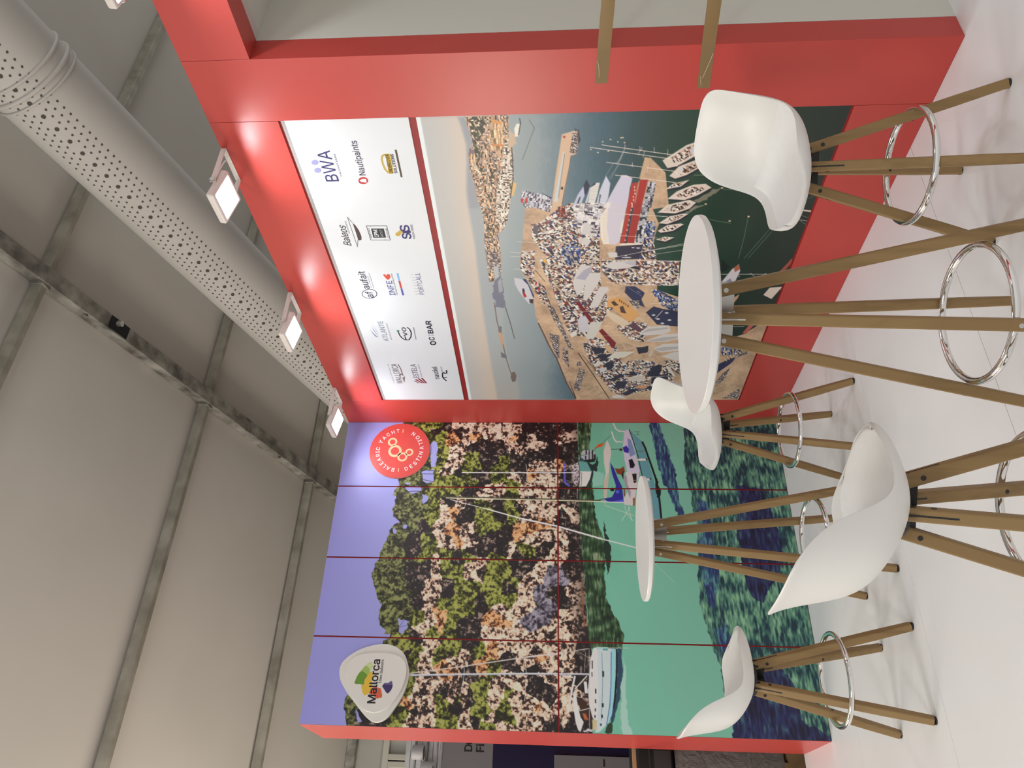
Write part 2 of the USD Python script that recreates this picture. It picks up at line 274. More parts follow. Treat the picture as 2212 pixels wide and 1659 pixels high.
CO=[
('pw','sky',0,[2026,3389,2010,2596,1924,2611,1745,2623,1565,2614,1551,2591,1516,2584,1463,2611,1435,2615,1410,2586,1369,2594,1342,2598,1289,2592,1262,2565,1246,2542,1237,2568,1213,2585,1186,2602,1160,2612,1121,2620,1074,2634,1036,2647,994,2654,969,2675,935,2679,902,2692,862,2681,837,2677,778,2655,731,2621,708,2598,676,2607,630,2607,596,2599,572,2596,561,2572,546,2555,524,2562,519,2517,493,2516,479,2557,457,2556,306,2626,166,2738,131,2747,94,2745,77,2732,43,2733,0,2725,-39,3035]),
('pw','sky',0,[1805,2389,1854,2367,1845,2348,1786,2334,1722,2338,1660,2338,1650,2363,1722,2378]),
('pw','sky',0,[1621,2430,1636,2344,1532,2340,1527,2395,1564,2420]),
('pw','sky',0,[1498,2544,1499,2419,1467,2420,1443,2473,1470,2528]),
('pw','sky',0,[1444,2411,1435,2370,1399,2375,1376,2399,1403,2410]),
('pw','sky',0,[1530,2547,1526,2490,1514,2524]),
('pw','sky',0,[1187,2586,1200,2573,1183,2554,1163,2562,1167,2579]),
('pw','sky',0,[1231,2524,1227,2494,1201,2499,1205,2517]),
('pw','sky',0,[617,2489,611,2430,592,2412,591,2482]),
('pw','sky',0,[597,2485,606,2437,572,2421,545,2442,521,2449,533,2468]),
('pw','sky',0,[99,2680,62,2656,30,2626,22,2655,69,2672]),
('l',(70,62,70),np.float64(4.1),[1442,2559,1466,2497,1469,2416,1490,2358]),
('l',(60,55,60),np.float64(3.9),[1611,2490,1597,2410,1596,2332]),
('l',(70,62,60),np.float64(3.8),[1573,2486,1555,2420,1537,2340]),
('l',(60,55,60),np.float64(3.2),[1626,2404,1619,2325]),
('l',(80,75,85),np.float64(2.8),[552,2490,583,2462,606,2449]),
('l',(80,75,85),np.float64(2.2),[563,2479,578,2422]),
('p','water',0,[2031,1365,1687,1358,1269,1356,1097,1348,945,1336,742,1329,602,1321,507,1310,414,1299,-35,1311,-41,-35,2034,-51]),
('pw','reflect',0,[2031,1365,1687,1358,1269,1356,1097,1348,945,1336,742,1329,602,1321,507,1310,462,1303,466,1114,538,1111,633,1140,683,1174,773,1204,888,1211,1038,1194,1192,1224,1287,1248,1516,1269,1688,1277,2031,1271]),
('pw',(30,48,40),0,[1271,1204,1192,1194,1099,1166,1008,1160,918,1184,1008,1198,1099,1210]),
('pw','navy',0,[2032,865,2032,788,1868,765,1761,742,1623,717,1488,704,1390,694,1310,684,1309,731,1438,756,1554,801,1691,828,1831,843,1940,861]),
('pw','weed',0,[2032,618,1692,652,1489,631,1326,617,1108,621,899,636,672,631,537,599,431,576,303,559,179,553,83,533,-36,543,-18,-39,2034,-51]),
('pw','navy',0,[1430,592,1408,520,1233,524,1049,507,872,515,701,554,756,589,928,613,1108,615,1295,585]),
('pw','deep',0,[1532,320,1507,180,1396,137,1269,109,1116,93,996,120,849,204,757,258,790,320,980,367,1235,358,1394,329]),
('pw','deep',0,[358,421,438,304,389,207,264,149,94,139,-6,-42,-40,538,131,533,280,478]),
('pw','deep',0,[498,542,527,425,436,405,356,474,381,529]),
('pw','navy',0,[591,566,620,495,486,484,458,541]),
('pw',(165,205,195),0,[419,1109,213,1113,66,1105,-9,1073,-7,1142,263,1143]),
('l',(150,85,45),np.float64(5.7),[861,1354,771,1354,675,1350,600,1339]),
('pw',(45,70,95),0,[466,1147,463,1114,375,1129,273,1141,189,1152,91,1177,42,1203,123,1193,189,1177,306,1164]),
('pw',(40,58,42),0,[48,1220,61,1203,42,1190,10,1208,9,1239]),
('p',(196,212,226),0,[473,1266,467,1168,458,1161,306,1170,238,1178,155,1188,96,1201,57,1223,31,1249,11,1270,7,1294,71,1285,169,1277,269,1269,372,1269,442,1272]),
('p',(150,208,216),0,[465,1186,465,1166,457,1161,306,1170,238,1177,155,1188,96,1201,60,1220,155,1209,271,1194]),
('p',(150,208,216),0,[473,1271,474,1208,464,1212,463,1259]),
('l',(18,20,34),np.float64(9.6),[462,1155,375,1158,306,1163,205,1175,139,1186]),
('l',(52,84,160),np.float64(4.0),[447,1188,271,1196,155,1207,51,1229]),
('l',(70,80,95),np.float64(1.9),[442,1243,304,1243,203,1248,72,1259]),
('p',(238,232,236),0,[469,1291,472,1270,269,1269,72,1280,74,1306,152,1325,234,1330,302,1321,406,1311]),
('p',(25,25,32),0,[338,1244,338,1234,307,1235,307,1245]),
('p',(25,25,32),0,[162,1252,162,1242,141,1243,141,1253]),
('p',(25,25,32),0,[101,1258,101,1249,85,1249,85,1258]),
('p',(25,25,32),0,[54,1266,55,1257,43,1258,43,1266]),
('p',(25,25,32),0,[239,1289,239,1281,214,1282,214,1290]),
('p',(25,25,32),0,[182,1291,182,1284,162,1284,162,1291]),
('p',(25,25,32),0,[134,1293,135,1287,118,1287,118,1294]),
('p',(25,25,32),0,[98,1297,98,1290,84,1290,83,1297]),
('p',(25,25,32),0,[395,1304,395,1298,350,1299,350,1305]),
('p',(25,25,32),0,[330,1307,330,1302,306,1302,306,1307]),
('p',(95,155,150),0,[466,1236,467,1207,456,1207,456,1237]),
('pw',(60,38,30),0,[199,1398,171,1338,103,1319,72,1306,61,1355,95,1375,140,1388]),
('p',(175,95,55),0,[105,1364,105,1347,70,1330,73,1354]),
('p',(232,226,228),0,[232,1408,199,1398,133,1388,85,1375,60,1358,7,1377,17,1390,52,1403,116,1413,182,1417]),
('l',(215,212,212),np.float64(11.6),[303,1405,212,1426,119,1443]),
('l',(228,222,222),np.float64(6.1),[236,1404,308,1335]),
('l',(225,220,215),np.float64(3.9),[117,1385,133,1325]),
('p',(225,222,225),0,[310,1489,303,1414,294,1417,298,1464]),
('p',(235,230,232),0,[277,1354,278,1336,214,1330,214,1348]),
('p',(205,185,140),0,[74,1308,75,1284,20,1286,20,1309]),
('l',(220,220,215),np.float64(2.1),[472,1270,472,1085]),
('l',(200,195,195),np.float64(2.1),[453,1397,409,1318,423,1296]),
('l',(200,195,195),np.float64(2.1),[440,1339,332,1349]),
('l',(205,200,200),np.float64(2.7),[465,1317,19,1326]),
('l',(205,200,200),np.float64(2.5),[209,1397,209,1344]),
('l',(205,200,200),np.float64(2.5),[196,1398,181,1338]),
('pw',(200,200,205),0,[15,1363,26,1307,8,1315,5,1359]),
('l',(205,210,222),np.float64(9.4),[286,2394,300,2063,313,1688,319,1325]),
('l',(150,155,170),np.float64(2.6),[281,2393,295,2063,308,1688,316,1326]),
('l',(205,198,192),np.float64(6.3),[294,2395,344,2066,406,1693]),
('l',(212,208,205),np.float64(9.0),[406,1693,433,1490]),
('l',(200,198,196),np.float64(4.2),[433,1490,464,1322]),
('l',(205,205,205),np.float64(3.7),[399,1699,321,1689]),
('l',(205,205,205),np.float64(3.6),[308,1688,173,1694]),
('l',(205,205,205),np.float64(3.7),[348,2059,301,2055]),
('l',(205,205,205),np.float64(3.6),[296,2055,195,2068]),
('pw',(28,48,48),0,[1700,1302,1668,1260,1677,1243,1729,1233,1696,1221,1612,1241,1584,1263,1537,1281,1514,1315]),
('pw',(140,195,180),0,[1621,1262,1621,1190,1529,1195,1519,1269]),
('p',(218,216,214),0,[1622,1350,1623,1270,1583,1279,1565,1286,1514,1311,1511,1361,1564,1353]),
('p',(98,160,155),0,[1702,1359,1693,1302,1625,1272,1622,1350]),
('l',(40,50,60),np.float64(2.8),[1621,1350,1511,1358]),
('l',(235,235,235),np.float64(3.7),[1624,1352,1623,1270]),
('l',(60,60,70),np.float64(2.5),[1615,1338,1518,1344]),
('l',(45,55,60),np.float64(2.8),[1621,1272,1565,1284,1516,1306]),
('pb',(225,220,222),0,[1667,1405,1695,1362,1625,1352,1564,1356,1514,1371,1536,1398,1610,1410]),
('l',(92,84,196),np.float64(14.5),[1681,1452,1619,1455,1563,1454,1531,1446,1519,1425]),
('l',(220,215,215),np.float64(3.1),[1657,1460,1671,1388]),
('l',(220,215,215),np.float64(3.1),[1629,1456,1667,1405]),
('l',(210,205,205),np.float64(2.8),[1536,1440,1541,1402]),
('l',(210,205,205),np.float64(2.8),[1554,1440,1550,1406]),
('p',(170,178,184),0,[1772,1337,1786,1321,1789,1261,1753,1241,1720,1242,1710,1332,1733,1342]),
('p',(28,30,38),0,[1787,1309,1787,1300,1753,1301,1753,1310]),
('p',(28,30,38),0,[1743,1314,1743,1305,1715,1306,1715,1314]),
('p',(28,30,38),0,[1787,1287,1787,1281,1710,1283,1710,1289]),
('p',(28,30,38),0,[1787,1266,1787,1257,1710,1259,1710,1268]),
('p',(28,30,38),0,[1753,1254,1753,1241,1710,1242,1710,1255]),
('p',(60,60,130),0,[1724,1344,1722,1327,1705,1323,1705,1342]),
('p',(24,34,38),0,[1710,1323,1720,1242,1696,1251,1691,1294]),
('l',(222,222,226),np.float64(6.4),[1609,2152,1611,1767,1614,1381]),
('l',(40,36,50),np.float64(3.1),[1617,1704,1620,1381]),
('l',(215,210,205),np.float64(3.8),[1674,1717,1612,1707]),
('l',(215,210,205),np.float64(3.8),[1608,1707,1547,1712]),
('p',(218,92,44),0,[1792,1255,1831,1221,1841,1174,1811,1201,1806,1231]),
('l',(60,70,60),np.float64(2.2),[1694,1473,1763,1275,1900,1133]),
('p',(96,152,164),0,[1950,1007,1886,982,1813,961,1755,956,1661,949,1568,929,1455,903,1275,891,1110,891,1111,831,1276,831,1433,835,1523,854,1670,881,1775,904,1852,920,1876,940,1925,985]),
('p',(110,160,170),0,[1568,929,1568,888,1275,883,1455,903]),
('pw',(18,20,24),0,[1601,844,1510,817,1447,826,1433,844,1523,849]),
('l',(14,16,22),np.float64(12.6),[1849,918,1803,902,1732,885,1652,865,1569,846,1487,836,1420,834,1276,831,1148,829]),
('p',(200,194,222),0,[1935,1040,1950,1009,1851,984,1731,966,1633,950,1568,962,1604,1031,1707,1047,1812,1055,1876,1045]),
('p',(122,142,184),0,[1881,1019,1866,996,1755,971,1736,1008,1783,1018]),
('l',(22,28,44),np.float64(5.4),[1947,1003,1842,976,1746,956,1651,944,1575,932]),
('p',(16,16,22),0,[1712,1019,1721,996,1674,979,1653,991,1651,1012]),
('p',(210,204,206),0,[1622,1043,1614,960,1526,973,1418,996,1378,1014,1386,1065,1426,1067,1476,1042,1544,1051]),
('p',(20,20,26),0,[1609,1002,1614,972,1549,976,1540,993]),
('p',(160,150,165),0,[1585,1062,1599,1040,1530,1035,1476,1017,1431,1024,1508,1049]),
('l',(190,185,185),np.float64(2.8),[1609,1031,1609,956]),
('l',(190,185,185),np.float64(2.8),[1558,1034,1563,971]),
('p',(208,202,198),0,[1865,1158,1802,1137,1754,1136,1683,1150,1612,1155,1520,1167,1430,1180,1380,1194,1474,1195,1547,1193,1612,1178,1696,1187,1773,1187,1836,1170]),
('p',(196,184,168),0,[1631,1154,1520,1167,1430,1180,1380,1194,1474,1195,1547,1191]),
('p',(46,40,146),0,[1692,1145,1650,1122,1567,1096,1512,1073,1404,1068,1403,1161,1425,1201,1439,1143,1484,1120,1525,1114,1612,1136]),
('p',(84,96,214),0,[1408,1144,1422,1067,1403,1068]),
('p',(70,110,220),0,[1484,1116,1489,1099,1471,1092,1464,1113]),
('p',(52,44,156),0,[1807,1055,1822,1029,1793,1013,1762,1019,1774,1048]),
('p',(62,34,30),0,[1790,1057,1786,1059,1782,1063,1781,1068,1782,1074,1785,1077,1790,1079,1795,1077,1799,1073,1800,1067,1799,1062,1795,1058]),
('l',(60,90,70),np.float64(5.0),[1792,1135,1795,1073]),
('p',(124,62,32),0,[1648,1115,1646,1080,1664,1054,1622,1049,1601,1073,1608,1102]),
('p',(26,18,18),0,[1599,1073,1632,1057,1567,1062]),
('p',(30,22,26),0,[1493,1124,1486,1126,1481,1132,1479,1139,1481,1146,1486,1151,1493,1153,1500,1151,1505,1145,1507,1138,1505,1131,1500,1126]),
('p',(120,70,45),0,[1498,1064,1494,1056,1444,1056,1449,1064]),
('p',(150,85,50),0,[1431,1007,1436,993,1378,998,1378,1008]),
('l',(228,216,216),np.float64(8.4),[1994,1111,1954,1096,1935,1075,1932,1040]),
('l',(228,216,216),np.float64(8.3),[1929,1125,1875,1112,1851,1096,1851,1057]),
('p',(232,222,206),0,[1715,898,1711,902,1707,915,1706,931,1707,948,1710,959,1715,964,1719,959,1722,947,1724,930,1723,914,1720,902]),
('p',(228,218,212),0,[1568,879,1564,883,1560,892,1559,905,1560,917,1563,926,1568,929,1573,926,1576,916,1577,904,1576,891,1573,882]),
('p',(20,20,22),0,[1727,902,1717,890,1708,902]),
('p',(20,20,22),0,[1580,887,1572,875,1563,888]),
('p',(92,130,125),0,[1779,905,1776,909,1773,919,1772,931,1773,944,1776,953,1779,956,1782,953,1785,943,1786,931,1785,918,1783,909]),
('l',(222,226,205),np.float64(2.7),[1377,1063,1325,1054,1273,1087]),
('l',(222,226,205),np.float64(2.7),[1369,1029,1325,1054,1274,1014]),
('l',(222,226,205),np.float64(2.7),[1373,1039,1274,1022]),
('l',(222,226,205),np.float64(2.7),[1380,1194,1310,1006]),
('l',(60,80,80),np.float64(2.5),[1930,969,1930,933]),
('l',(60,80,80),np.float64(2.5),[1908,958,1908,936]),
('l',(60,80,80),np.float64(2.5),[1930,945,1908,947]),
('l',(74,74,54),np.float64(8.8),[1429,2270,1424,1824,1418,1504,1414,1223]),
('l',(224,214,184),np.float64(6.9),[1421,2247,1415,1824,1411,1504,1406,1211]),
('l',(226,224,220),np.float64(5.5),[1404,1211,1401,1066]),
('l',(60,56,60),np.float64(4.9),[1418,1226,1425,1201]),
('l',(226,226,220),np.float64(4.7),[1410,2218,1386,2132,1346,1975]),
('l',(228,228,224),np.float64(8.6),[1346,1975,1280,1740]),
('l',(228,228,226),np.float64(11.6),[1280,1740,1231,1507,1148,1220]),
('l',(225,228,225),np.float64(7.7),[1148,1220,1093,1005]),
('l',(205,205,195),np.float64(3.7),[1501,1713,1424,1693]),
('l',(205,205,195),np.float64(3.7),[1411,1693,1348,1698]),
('l',(210,205,200),np.float64(3.1),[1500,1369,1427,1373]),
('l',(210,205,200),np.float64(3.1),[1405,1379,1294,1418]),
('l',(190,205,175),np.float64(2.3),[998,901,879,788])]
MO=[
('ph','haze',0,[2628,1919,2597,1912,2544,1905,2485,1898,2397,1904,2323,1914,2208,1927,2133,1929,1984,1925,1825,1920,1679,1923,1524,1923,1325,1926,1020,1921,722,1916,312,1905,95,-662,2697,225]),
('ph',(140,143,152),0,[2628,1919,2597,1912,2544,1905,2485,1898,2397,1904,2208,1921,2102,1922,2101,1874,2207,1880,2285,1890,2360,1895,2432,1891,2515,1875,2569,1879,2629,1894]),
('ph','sea',0,[2636,1707,2510,1714,2373,1699,2280,1703,2098,1733,2002,1747,1726,1795,1522,1797,1074,1820,722,1799,593,1763,312,1753,313,1343,218,-620,2697,225]),
('pc','city',0,[2630,1894,2603,1888,2563,1880,2515,1875,2474,1873,2454,1891,2425,1896,2378,1896,2341,1897,2285,1890,2215,1885,2142,1877,2123,1872,2082,1867,2026,1862,1961,1863,1889,1867,1815,1871,1752,1871,1678,1870,1602,1870,1550,1868,1544,1850,1677,1796,1751,1793,1846,1797,1924,1798,1945,1772,2002,1747,2128,1728,2202,1716,2280,1703,2373,1699,2462,1708,2511,1717,2564,1711,2636,1707]),
('pc','trees',0,[2630,1873,2631,1816,2600,1800,2547,1815,2514,1839,2484,1858,2481,1872,2536,1873,2586,1877]),
('pc','trees',0,[2484,1855,2466,1835,2410,1848,2410,1868,2460,1869]),
('pc','flats',0,[2615,1780,2601,1734,2449,1738,2451,1796,2513,1801,2560,1787]),
('p',(196,140,80),0,[2615,1779,2601,1736,2588,1739,2596,1779]),
('p',(190,120,70),0,[2485,1789,2480,1737,2470,1738,2475,1790]),
('pc','flats',0,[2432,1895,2435,1868,2381,1870,2375,1893]),
('p',(110,95,100),0,[2455,1891,2455,1869,2432,1867,2431,1891]),
('pc','masts',0,[2511,1730,2510,1714,2373,1699,2280,1703,2202,1716,2128,1728,2002,1747,1945,1772,2003,1805,2130,1791,2243,1780,2356,1753,2428,1741]),
('pw',(186,162,138),0,[2557,1710,2530,1683,2482,1674,2462,1692,2426,1688,2441,1704,2497,1711]),
('pw',(205,170,110),0,[2268,1704,2256,1690,2170,1699,2170,1717]),
('l',(35,32,40),np.float64(4.1),[2462,1703,2391,1701,2280,1705,2162,1724]),
('l',(60,62,66),np.float64(1.8),[2607,1621,2564,1601,2390,1659]),
('p',(225,215,205),0,[2589,1675,2586,1659,2523,1670,2520,1684,2563,1687]),
('l',(40,35,50),np.float64(3.9),[2615,1661,2589,1659,2529,1670]),
('pc','warf',0,[1810,1868,1795,1839,1775,1805,1677,1795,1606,1802,1586,1840,1678,1837,1678,1864,1728,1870]),
('pw',(112,114,130),0,[1544,1850,1601,1803,1522,1797,1323,1798,1324,1855,1442,1854]),
('p',(165,172,178),0,[1673,1838,1677,1811,1586,1814,1576,1838]),
('p',(150,152,160),0,[1585,1802,1468,1800,1452,1822,1549,1823]),
('l',(118,104,98),np.float64(6.2),[1367,1854,1204,1851,1140,1846,1075,1832,915,1826,820,1820,696,1806,567,1786]),
('p',(186,152,122),0,[1108,1850,1097,1831,985,1821,927,1836,1041,1848]),
('p',(112,100,95),0,[645,1794,658,1774,606,1763,541,1773,534,1794,593,1802]),
('l',(84,80,86),np.float64(4.7),[1327,1795,1182,1775,1018,1757]),
('p',(118,112,118),0,[1146,1847,1140,1825,1075,1832,1086,1848]),
('p',(110,110,118),0,[880,1848,844,1813,808,1815,820,1848]),
('p','ground',0,[2126,1654,2000,1664,1934,1673,1857,1677,1739,1696,1650,1697,1599,1682,1493,1638,1355,1635,1384,1631,1253,1628,1170,1611,959,1556,794,1504,513,1440,305,1379,60,62,1167,304,1153,351,1052,423,985,540,1399,836,1427,893,1466,965,1711,995,1759,1003,1788,1031,1829,1023,1897,1021,1972,1011,2070,1051,2087,978,2298,1018,2391,1097,2260,1129,2124,1175,2087,1302,2098,1421,2091,1480,2093,1531]),
('pc','yard',0,[1986,1631,1985,1600,2081,1502,2121,1446,2117,1299,1812,1290,1513,1270,1315,1191,1186,1246,1036,1335,1048,1432,1518,1536,1723,1606,1731,1554,1884,1628]),
('pc','yard',0,[1792,1685,1790,1617,1649,1621,1572,1629,1502,1570,1331,1537,1354,1586,1504,1638,1599,1675,1650,1697]),
('pc','cars',0,[1363,1565,1313,1522,1125,1466,900,1405,912,1431,1093,1485,1200,1523]),
('pc','cars',0,[1072,1549,1049,1491,806,1490,806,1517]),
('pc','cars',0,[936,1471,889,1438,695,1428,806,1470]),
('pc','cars',0,[694,1365,669,1324,418,1359,459,1395]),
('pc','cars',0,[769,1387,769,1354,719,1352,719,1380]),
('pc','yard',0,[1716,1280,1699,879,1496,852,1511,1136,1523,1204,1617,1268]),
('pc','yard',0,[1826,1103,1829,1020,1711,995,1712,1087]),
('pc','yard',0,[1036,1290,956,1157,767,1105,791,974,716,819,590,763,458,802,418,924,362,1077,404,1144,513,1192,643,1261,817,1315,958,1352]),
('pc','yard',0,[1195,1135,1162,984,977,991,1000,1070,1111,1161]),
('pc','yard',0,[790,854,765,752,616,725,692,816]),
('pc','blue',0,[1995,1076,1985,1030,1906,1025,1778,1033,1807,1074,1907,1074]),
('pc','blue',0,[1472,999,1466,958,1366,835,1310,828,1311,914,1412,973]),
('pc','blue',0,[1334,917,1353,871,1353,836,1283,826,1274,867]),
('pc','blue',0,[1839,1480,1861,1415,1785,1381,1689,1392,1670,1450,1759,1483]),
('pw',(48,44,62),0,[565,1181,642,1096,604,1080,539,1145]),
('pw',(48,44,62),0,[390,1086,445,1040,445,976,404,994,362,1048]),
('pw',(48,44,62),0,[591,914,629,809,551,799,512,899]),
('pw',(48,44,62),0,[717,913,729,854,590,872,603,942]),
('pw',(48,44,62),0,[923,1299,911,1213,864,1224,840,1269]),
('pw',(48,44,62),0,[840,1256,852,1170,768,1199,780,1233]),
('pw',(48,44,62),0,[743,1211,792,1160,706,1155,668,1194]),
('pw',(48,44,62),0,[921,1025,932,961,874,962,850,1005]),
('pw',(48,44,62),0,[539,1124,539,1047,472,1070,459,1126]),
('pw',(48,44,62),0,[458,816,465,785,431,799]),
('pw',(48,44,62),0,[655,1043,648,1008,604,1011,617,1046]),
('pw',(40,44,70),0,[2562,1435,2555,1414,2501,1407,2453,1417,2528,1424]),
('p',(198,168,142),0,[2527,1484,2542,1440,2545,1416,2460,1414,2418,1419,2408,1443,2347,1448,2196,1469,2091,1486,2092,1532,2274,1513,2421,1496]),
('p',(186,192,196),0,[2431,1478,2427,1471,2132,1501,2129,1519]),
('pc','cars',0,[2539,1440,2542,1416,2460,1416,2418,1416,2426,1449,2475,1444]),
('p',(170,30,32),0,[2518,1479,2518,1469,2507,1469,2508,1478]),
('l',(60,52,52),np.float64(2.0),[2408,1443,2347,1449,2196,1471,2116,1480]),
('l',(70,60,60),np.float64(1.6),[2420,1471,2157,1498]),
('p',(40,40,62),0,[2225,1486,2225,1476,2208,1477,2208,1487]),
('pc','ferry',0,[2209,1663,2187,1599,2166,1555,2093,1556,2096,1655,2141,1677]),
('pc','ferry',0,[2191,1598,2157,1528,2093,1528,2094,1600]),
('p',(30,34,70),0,[2190,1577,2157,1528,2151,1532]),
('p',(170,30,36),0,[2155,1675,2156,1662,2130,1663,2129,1674]),
('p',(170,30,36),0,[2161,1653,2160,1643,2124,1643,2124,1652]),
('pc','ferry',0,[2126,1651,2124,1574,2115,1532,2061,1539,2079,1574,2101,1622]),
('p',(188,186,196),0,[1579,1733,1568,1690,1520,1661,1411,1634,1355,1638,1355,1663,1467,1714,1532,1732]),
('p',(40,46,86),0,[1568,1690,1567,1670,1422,1630,1405,1635,1520,1661]),
('p',(160,30,36),0,[1450,1694,1456,1682,1417,1671,1409,1684]),
('p',(40,36,40),0,[1488,1693,1488,1683,1456,1680,1453,1693]),
('p',(60,50,55),0,[1395,1658,1394,1634,1355,1638,1361,1656]),
('pc','red',0,[2098,1503,2101,1467,2025,1463,2031,1506,2064,1493]),
('p',(88,80,90),0,[1986,1616,1963,1595,1906,1602,1920,1624]),
('p',(165,35,40),0,[1519,1624,1546,1620,1545,1610,1514,1616]),
('p',(165,35,40),0,[1465,1608,1498,1604,1497,1596,1460,1600]),
('l',(70,58,56),np.float64(3.4),[1703,1587,1596,1536]),
('l',(70,58,56),np.float64(3.4),[1638,1618,1545,1569]),
('l',(70,58,56),np.float64(3.8),[1492,1584,1410,1557,1325,1537]),
('l',(200,190,180),np.float64(3.6),[1985,1564,1922,1512]),
('l',(205,195,185),np.float64(3.6),[1974,1502,1916,1440,1878,1374]),
('p',(205,160,70),0,[1727,1577,1727,1561,1697,1561,1702,1576]),
('p',(34,40,62),0,[2267,1370,2228,1354,2185,1364,2169,1376,2232,1382]),
('p',(176,180,204),0,[2225,1383,2169,1376,2130,1386,2089,1394,2090,1433,2174,1408]),
('p',(36,40,60),0,[2154,1401,2162,1393,2090,1409,2090,1418]),
('p',(206,202,198),0,[2246,1326,2246,1309,2172,1317,2088,1332,2088,1361,2216,1351]),
('p',(190,192,208),0,[2287,1283,2241,1261,2190,1263,2143,1267,2086,1284,2087,1323,2199,1307]),
('p',(30,34,52),0,[2250,1327,2231,1343,2220,1348,2235,1329]),
('p',(60,62,80),0,[2172,1306,2171,1300,2111,1306,2111,1310]),
('p',(190,190,205),0,[2173,1361,2216,1354,2212,1348,2088,1367,2089,1379]),
('l',(160,158,160),np.float64(1.5),[2220,1345,2221,1314]),
('l',(160,158,160),np.float64(1.5),[2204,1348,2205,1317]),
('l',(160,158,160),np.float64(1.5),[2189,1351,2190,1321]),
('l',(160,158,160),np.float64(1.5),[2173,1354,2174,1324]),
('l',(160,158,160),np.float64(1.5),[2157,1357,2158,1327]),
('l',(160,158,160),np.float64(1.5),[2141,1360,2142,1331]),
('pc','yachts',0,[2096,1428,2120,1408,2117,1281,2055,1287,1978,1298,1886,1309,1905,1381,1994,1417]),
('p',(192,188,206),0,[2289,1213,2288,1190,2268,1163,2207,1170,2084,1172,2086,1284,2190,1249]),
('p',(194,188,202),0,[2116,1257,2114,1175,2010,1182,1856,1193,1829,1210,1834,1266,1881,1287,1978,1297,2055,1287]),
('p',(216,206,196),0,[2026,1299,2067,1278,2092,1262,1947,1260,1832,1241,1832,1273,1881,1287]),
('p',(214,208,206),0,[2086,1284,2119,1274,2122,1251,2086,1255]),
('p',(214,204,194),0,[1937,1198,1989,1193,2010,1182,1910,1181,1910,1193]),
('l',(176,168,166),np.float64(1.3),[2046,1283,2050,1262]),
('l',(176,168,166),np.float64(1.3),[2032,1283,2036,1261]),
('l',(176,168,166),np.float64(1.3),[2017,1282,2021,1260]),
('l',(176,168,166),np.float64(1.3),[2003,1281,2007,1260]),
('l',(176,168,166),np.float64(1.3),[1988,1280,1992,1259]),
('l',(176,168,166),np.float64(1.3),[1974,1280,1977,1258]),
('l',(176,168,166),np.float64(1.3),[1959,1279,1963,1257]),
('l',(176,168,166),np.float64(1.4),[1944,1278,1948,1256]),
('l',(176,168,166),np.float64(1.4),[1929,1277,1933,1256]),
('l',(176,168,166),np.float64(1.4),[1914,1277,1918,1255]),
('l',(176,168,166),np.float64(1.4),[1898,1276,1902,1254]),
('l',(176,168,166),np.float64(1.4),[1883,1275,1887,1253]),
('l',(176,168,166),np.float64(1.4),[1868,1274,1872,1252]),
('l',(176,168,166),np.float64(1.4),[1852,1274,1856,1251]),
('p',(60,55,70),0,[2114,1172,2113,1139,1837,1154,1833,1191]),
('p',(166,50,44),0,[2238,1164,2245,1136,2083,1142,2084,1175]),
('p',(158,46,42),0,[2258,1128,2259,1092,2082,1107,2083,1139]),
('p',(166,50,44),0,[2114,1172,2113,1152,1837,1167,1830,1188]),
('p',(150,44,42),0,[2113,1139,2112,1103,1838,1120,1841,1156]),
('p',(222,205,195),0,[2214,1146,2211,1146,2209,1147,2208,1148,2209,1150,2211,1151,2215,1151,2218,1151,2220,1151,2221,1149,2220,1148,2217,1147]),
('p',(222,205,195),0,[2194,1144,2191,1144,2189,1144,2188,1146,2189,1147,2191,1148,2194,1149,2197,1149,2200,1148,2200,1147,2200,1145,2197,1144]),
('p',(222,205,195),0,[2174,1141,2170,1141,2168,1142,2167,1143,2168,1144,2171,1146,2174,1146,2177,1146,2179,1145,2180,1144,2179,1143,2177,1142]),
('p',(222,205,195),0,[2153,1147,2150,1147,2148,1148,2147,1149,2148,1150,2150,1152,2153,1152,2156,1152,2159,1151,2160,1150,2159,1149,2156,1148]),
('p',(222,205,195),0,[2132,1144,2129,1144,2127,1145,2126,1146,2127,1148,2129,1149,2132,1150,2136,1149,2138,1149,2139,1147,2138,1146,2135,1145]),
('p',(222,205,195),0,[2111,1150,2108,1150,2106,1151,2105,1153,2106,1154,2108,1155,2111,1156,2115,1156,2117,1155,2118,1154,2117,1152,2115,1151]),
('p',(222,205,195),0,[2090,1148,2087,1148,2084,1149,2083,1150,2084,1151,2087,1152,2090,1153,2093,1153,2096,1152,2097,1151,2096,1150,2093,1148]),
('p',(215,198,188),0,[2101,1148,2098,1148,2096,1149,2095,1150,2096,1151,2098,1152,2101,1153,2104,1153,2106,1152,2107,1151,2106,1150,2104,1149]),
('p',(215,198,188),0,[2068,1150,2065,1150,2063,1151,2062,1152,2063,1154,2065,1155,2068,1155,2071,1155,2073,1154,2074,1153,2073,1152,2071,1151]),
('p',(215,198,188),0,[2035,1152,2032,1153,2030,1153,2029,1154,2030,1156,2032,1157,2035,1157,2038,1157,2040,1156,2041,1155,2040,1154,2038,1153]),
('p',(215,198,188),0,[2001,1155,1998,1155,1996,1155,1995,1156,1996,1158,1998,1159,2001,1159,2004,1159,2006,1159,2007,1157,2006,1156,2004,1155]),
('p',(215,198,188),0,[1966,1157,1963,1157,1961,1157,1960,1159,1961,1160,1963,1161,1966,1162,1969,1161,1972,1161,1972,1160,1972,1158,1969,1157]),
('p',(215,198,188),0,[1931,1159,1928,1159,1926,1160,1925,1161,1926,1162,1928,1163,1931,1164,1935,1164,1937,1163,1938,1162,1937,1160,1934,1159]),
('p',(215,198,188),0,[1896,1161,1893,1161,1890,1162,1890,1163,1890,1164,1893,1165,1896,1166,1899,1166,1901,1165,1902,1164,1901,1163,1899,1162]),
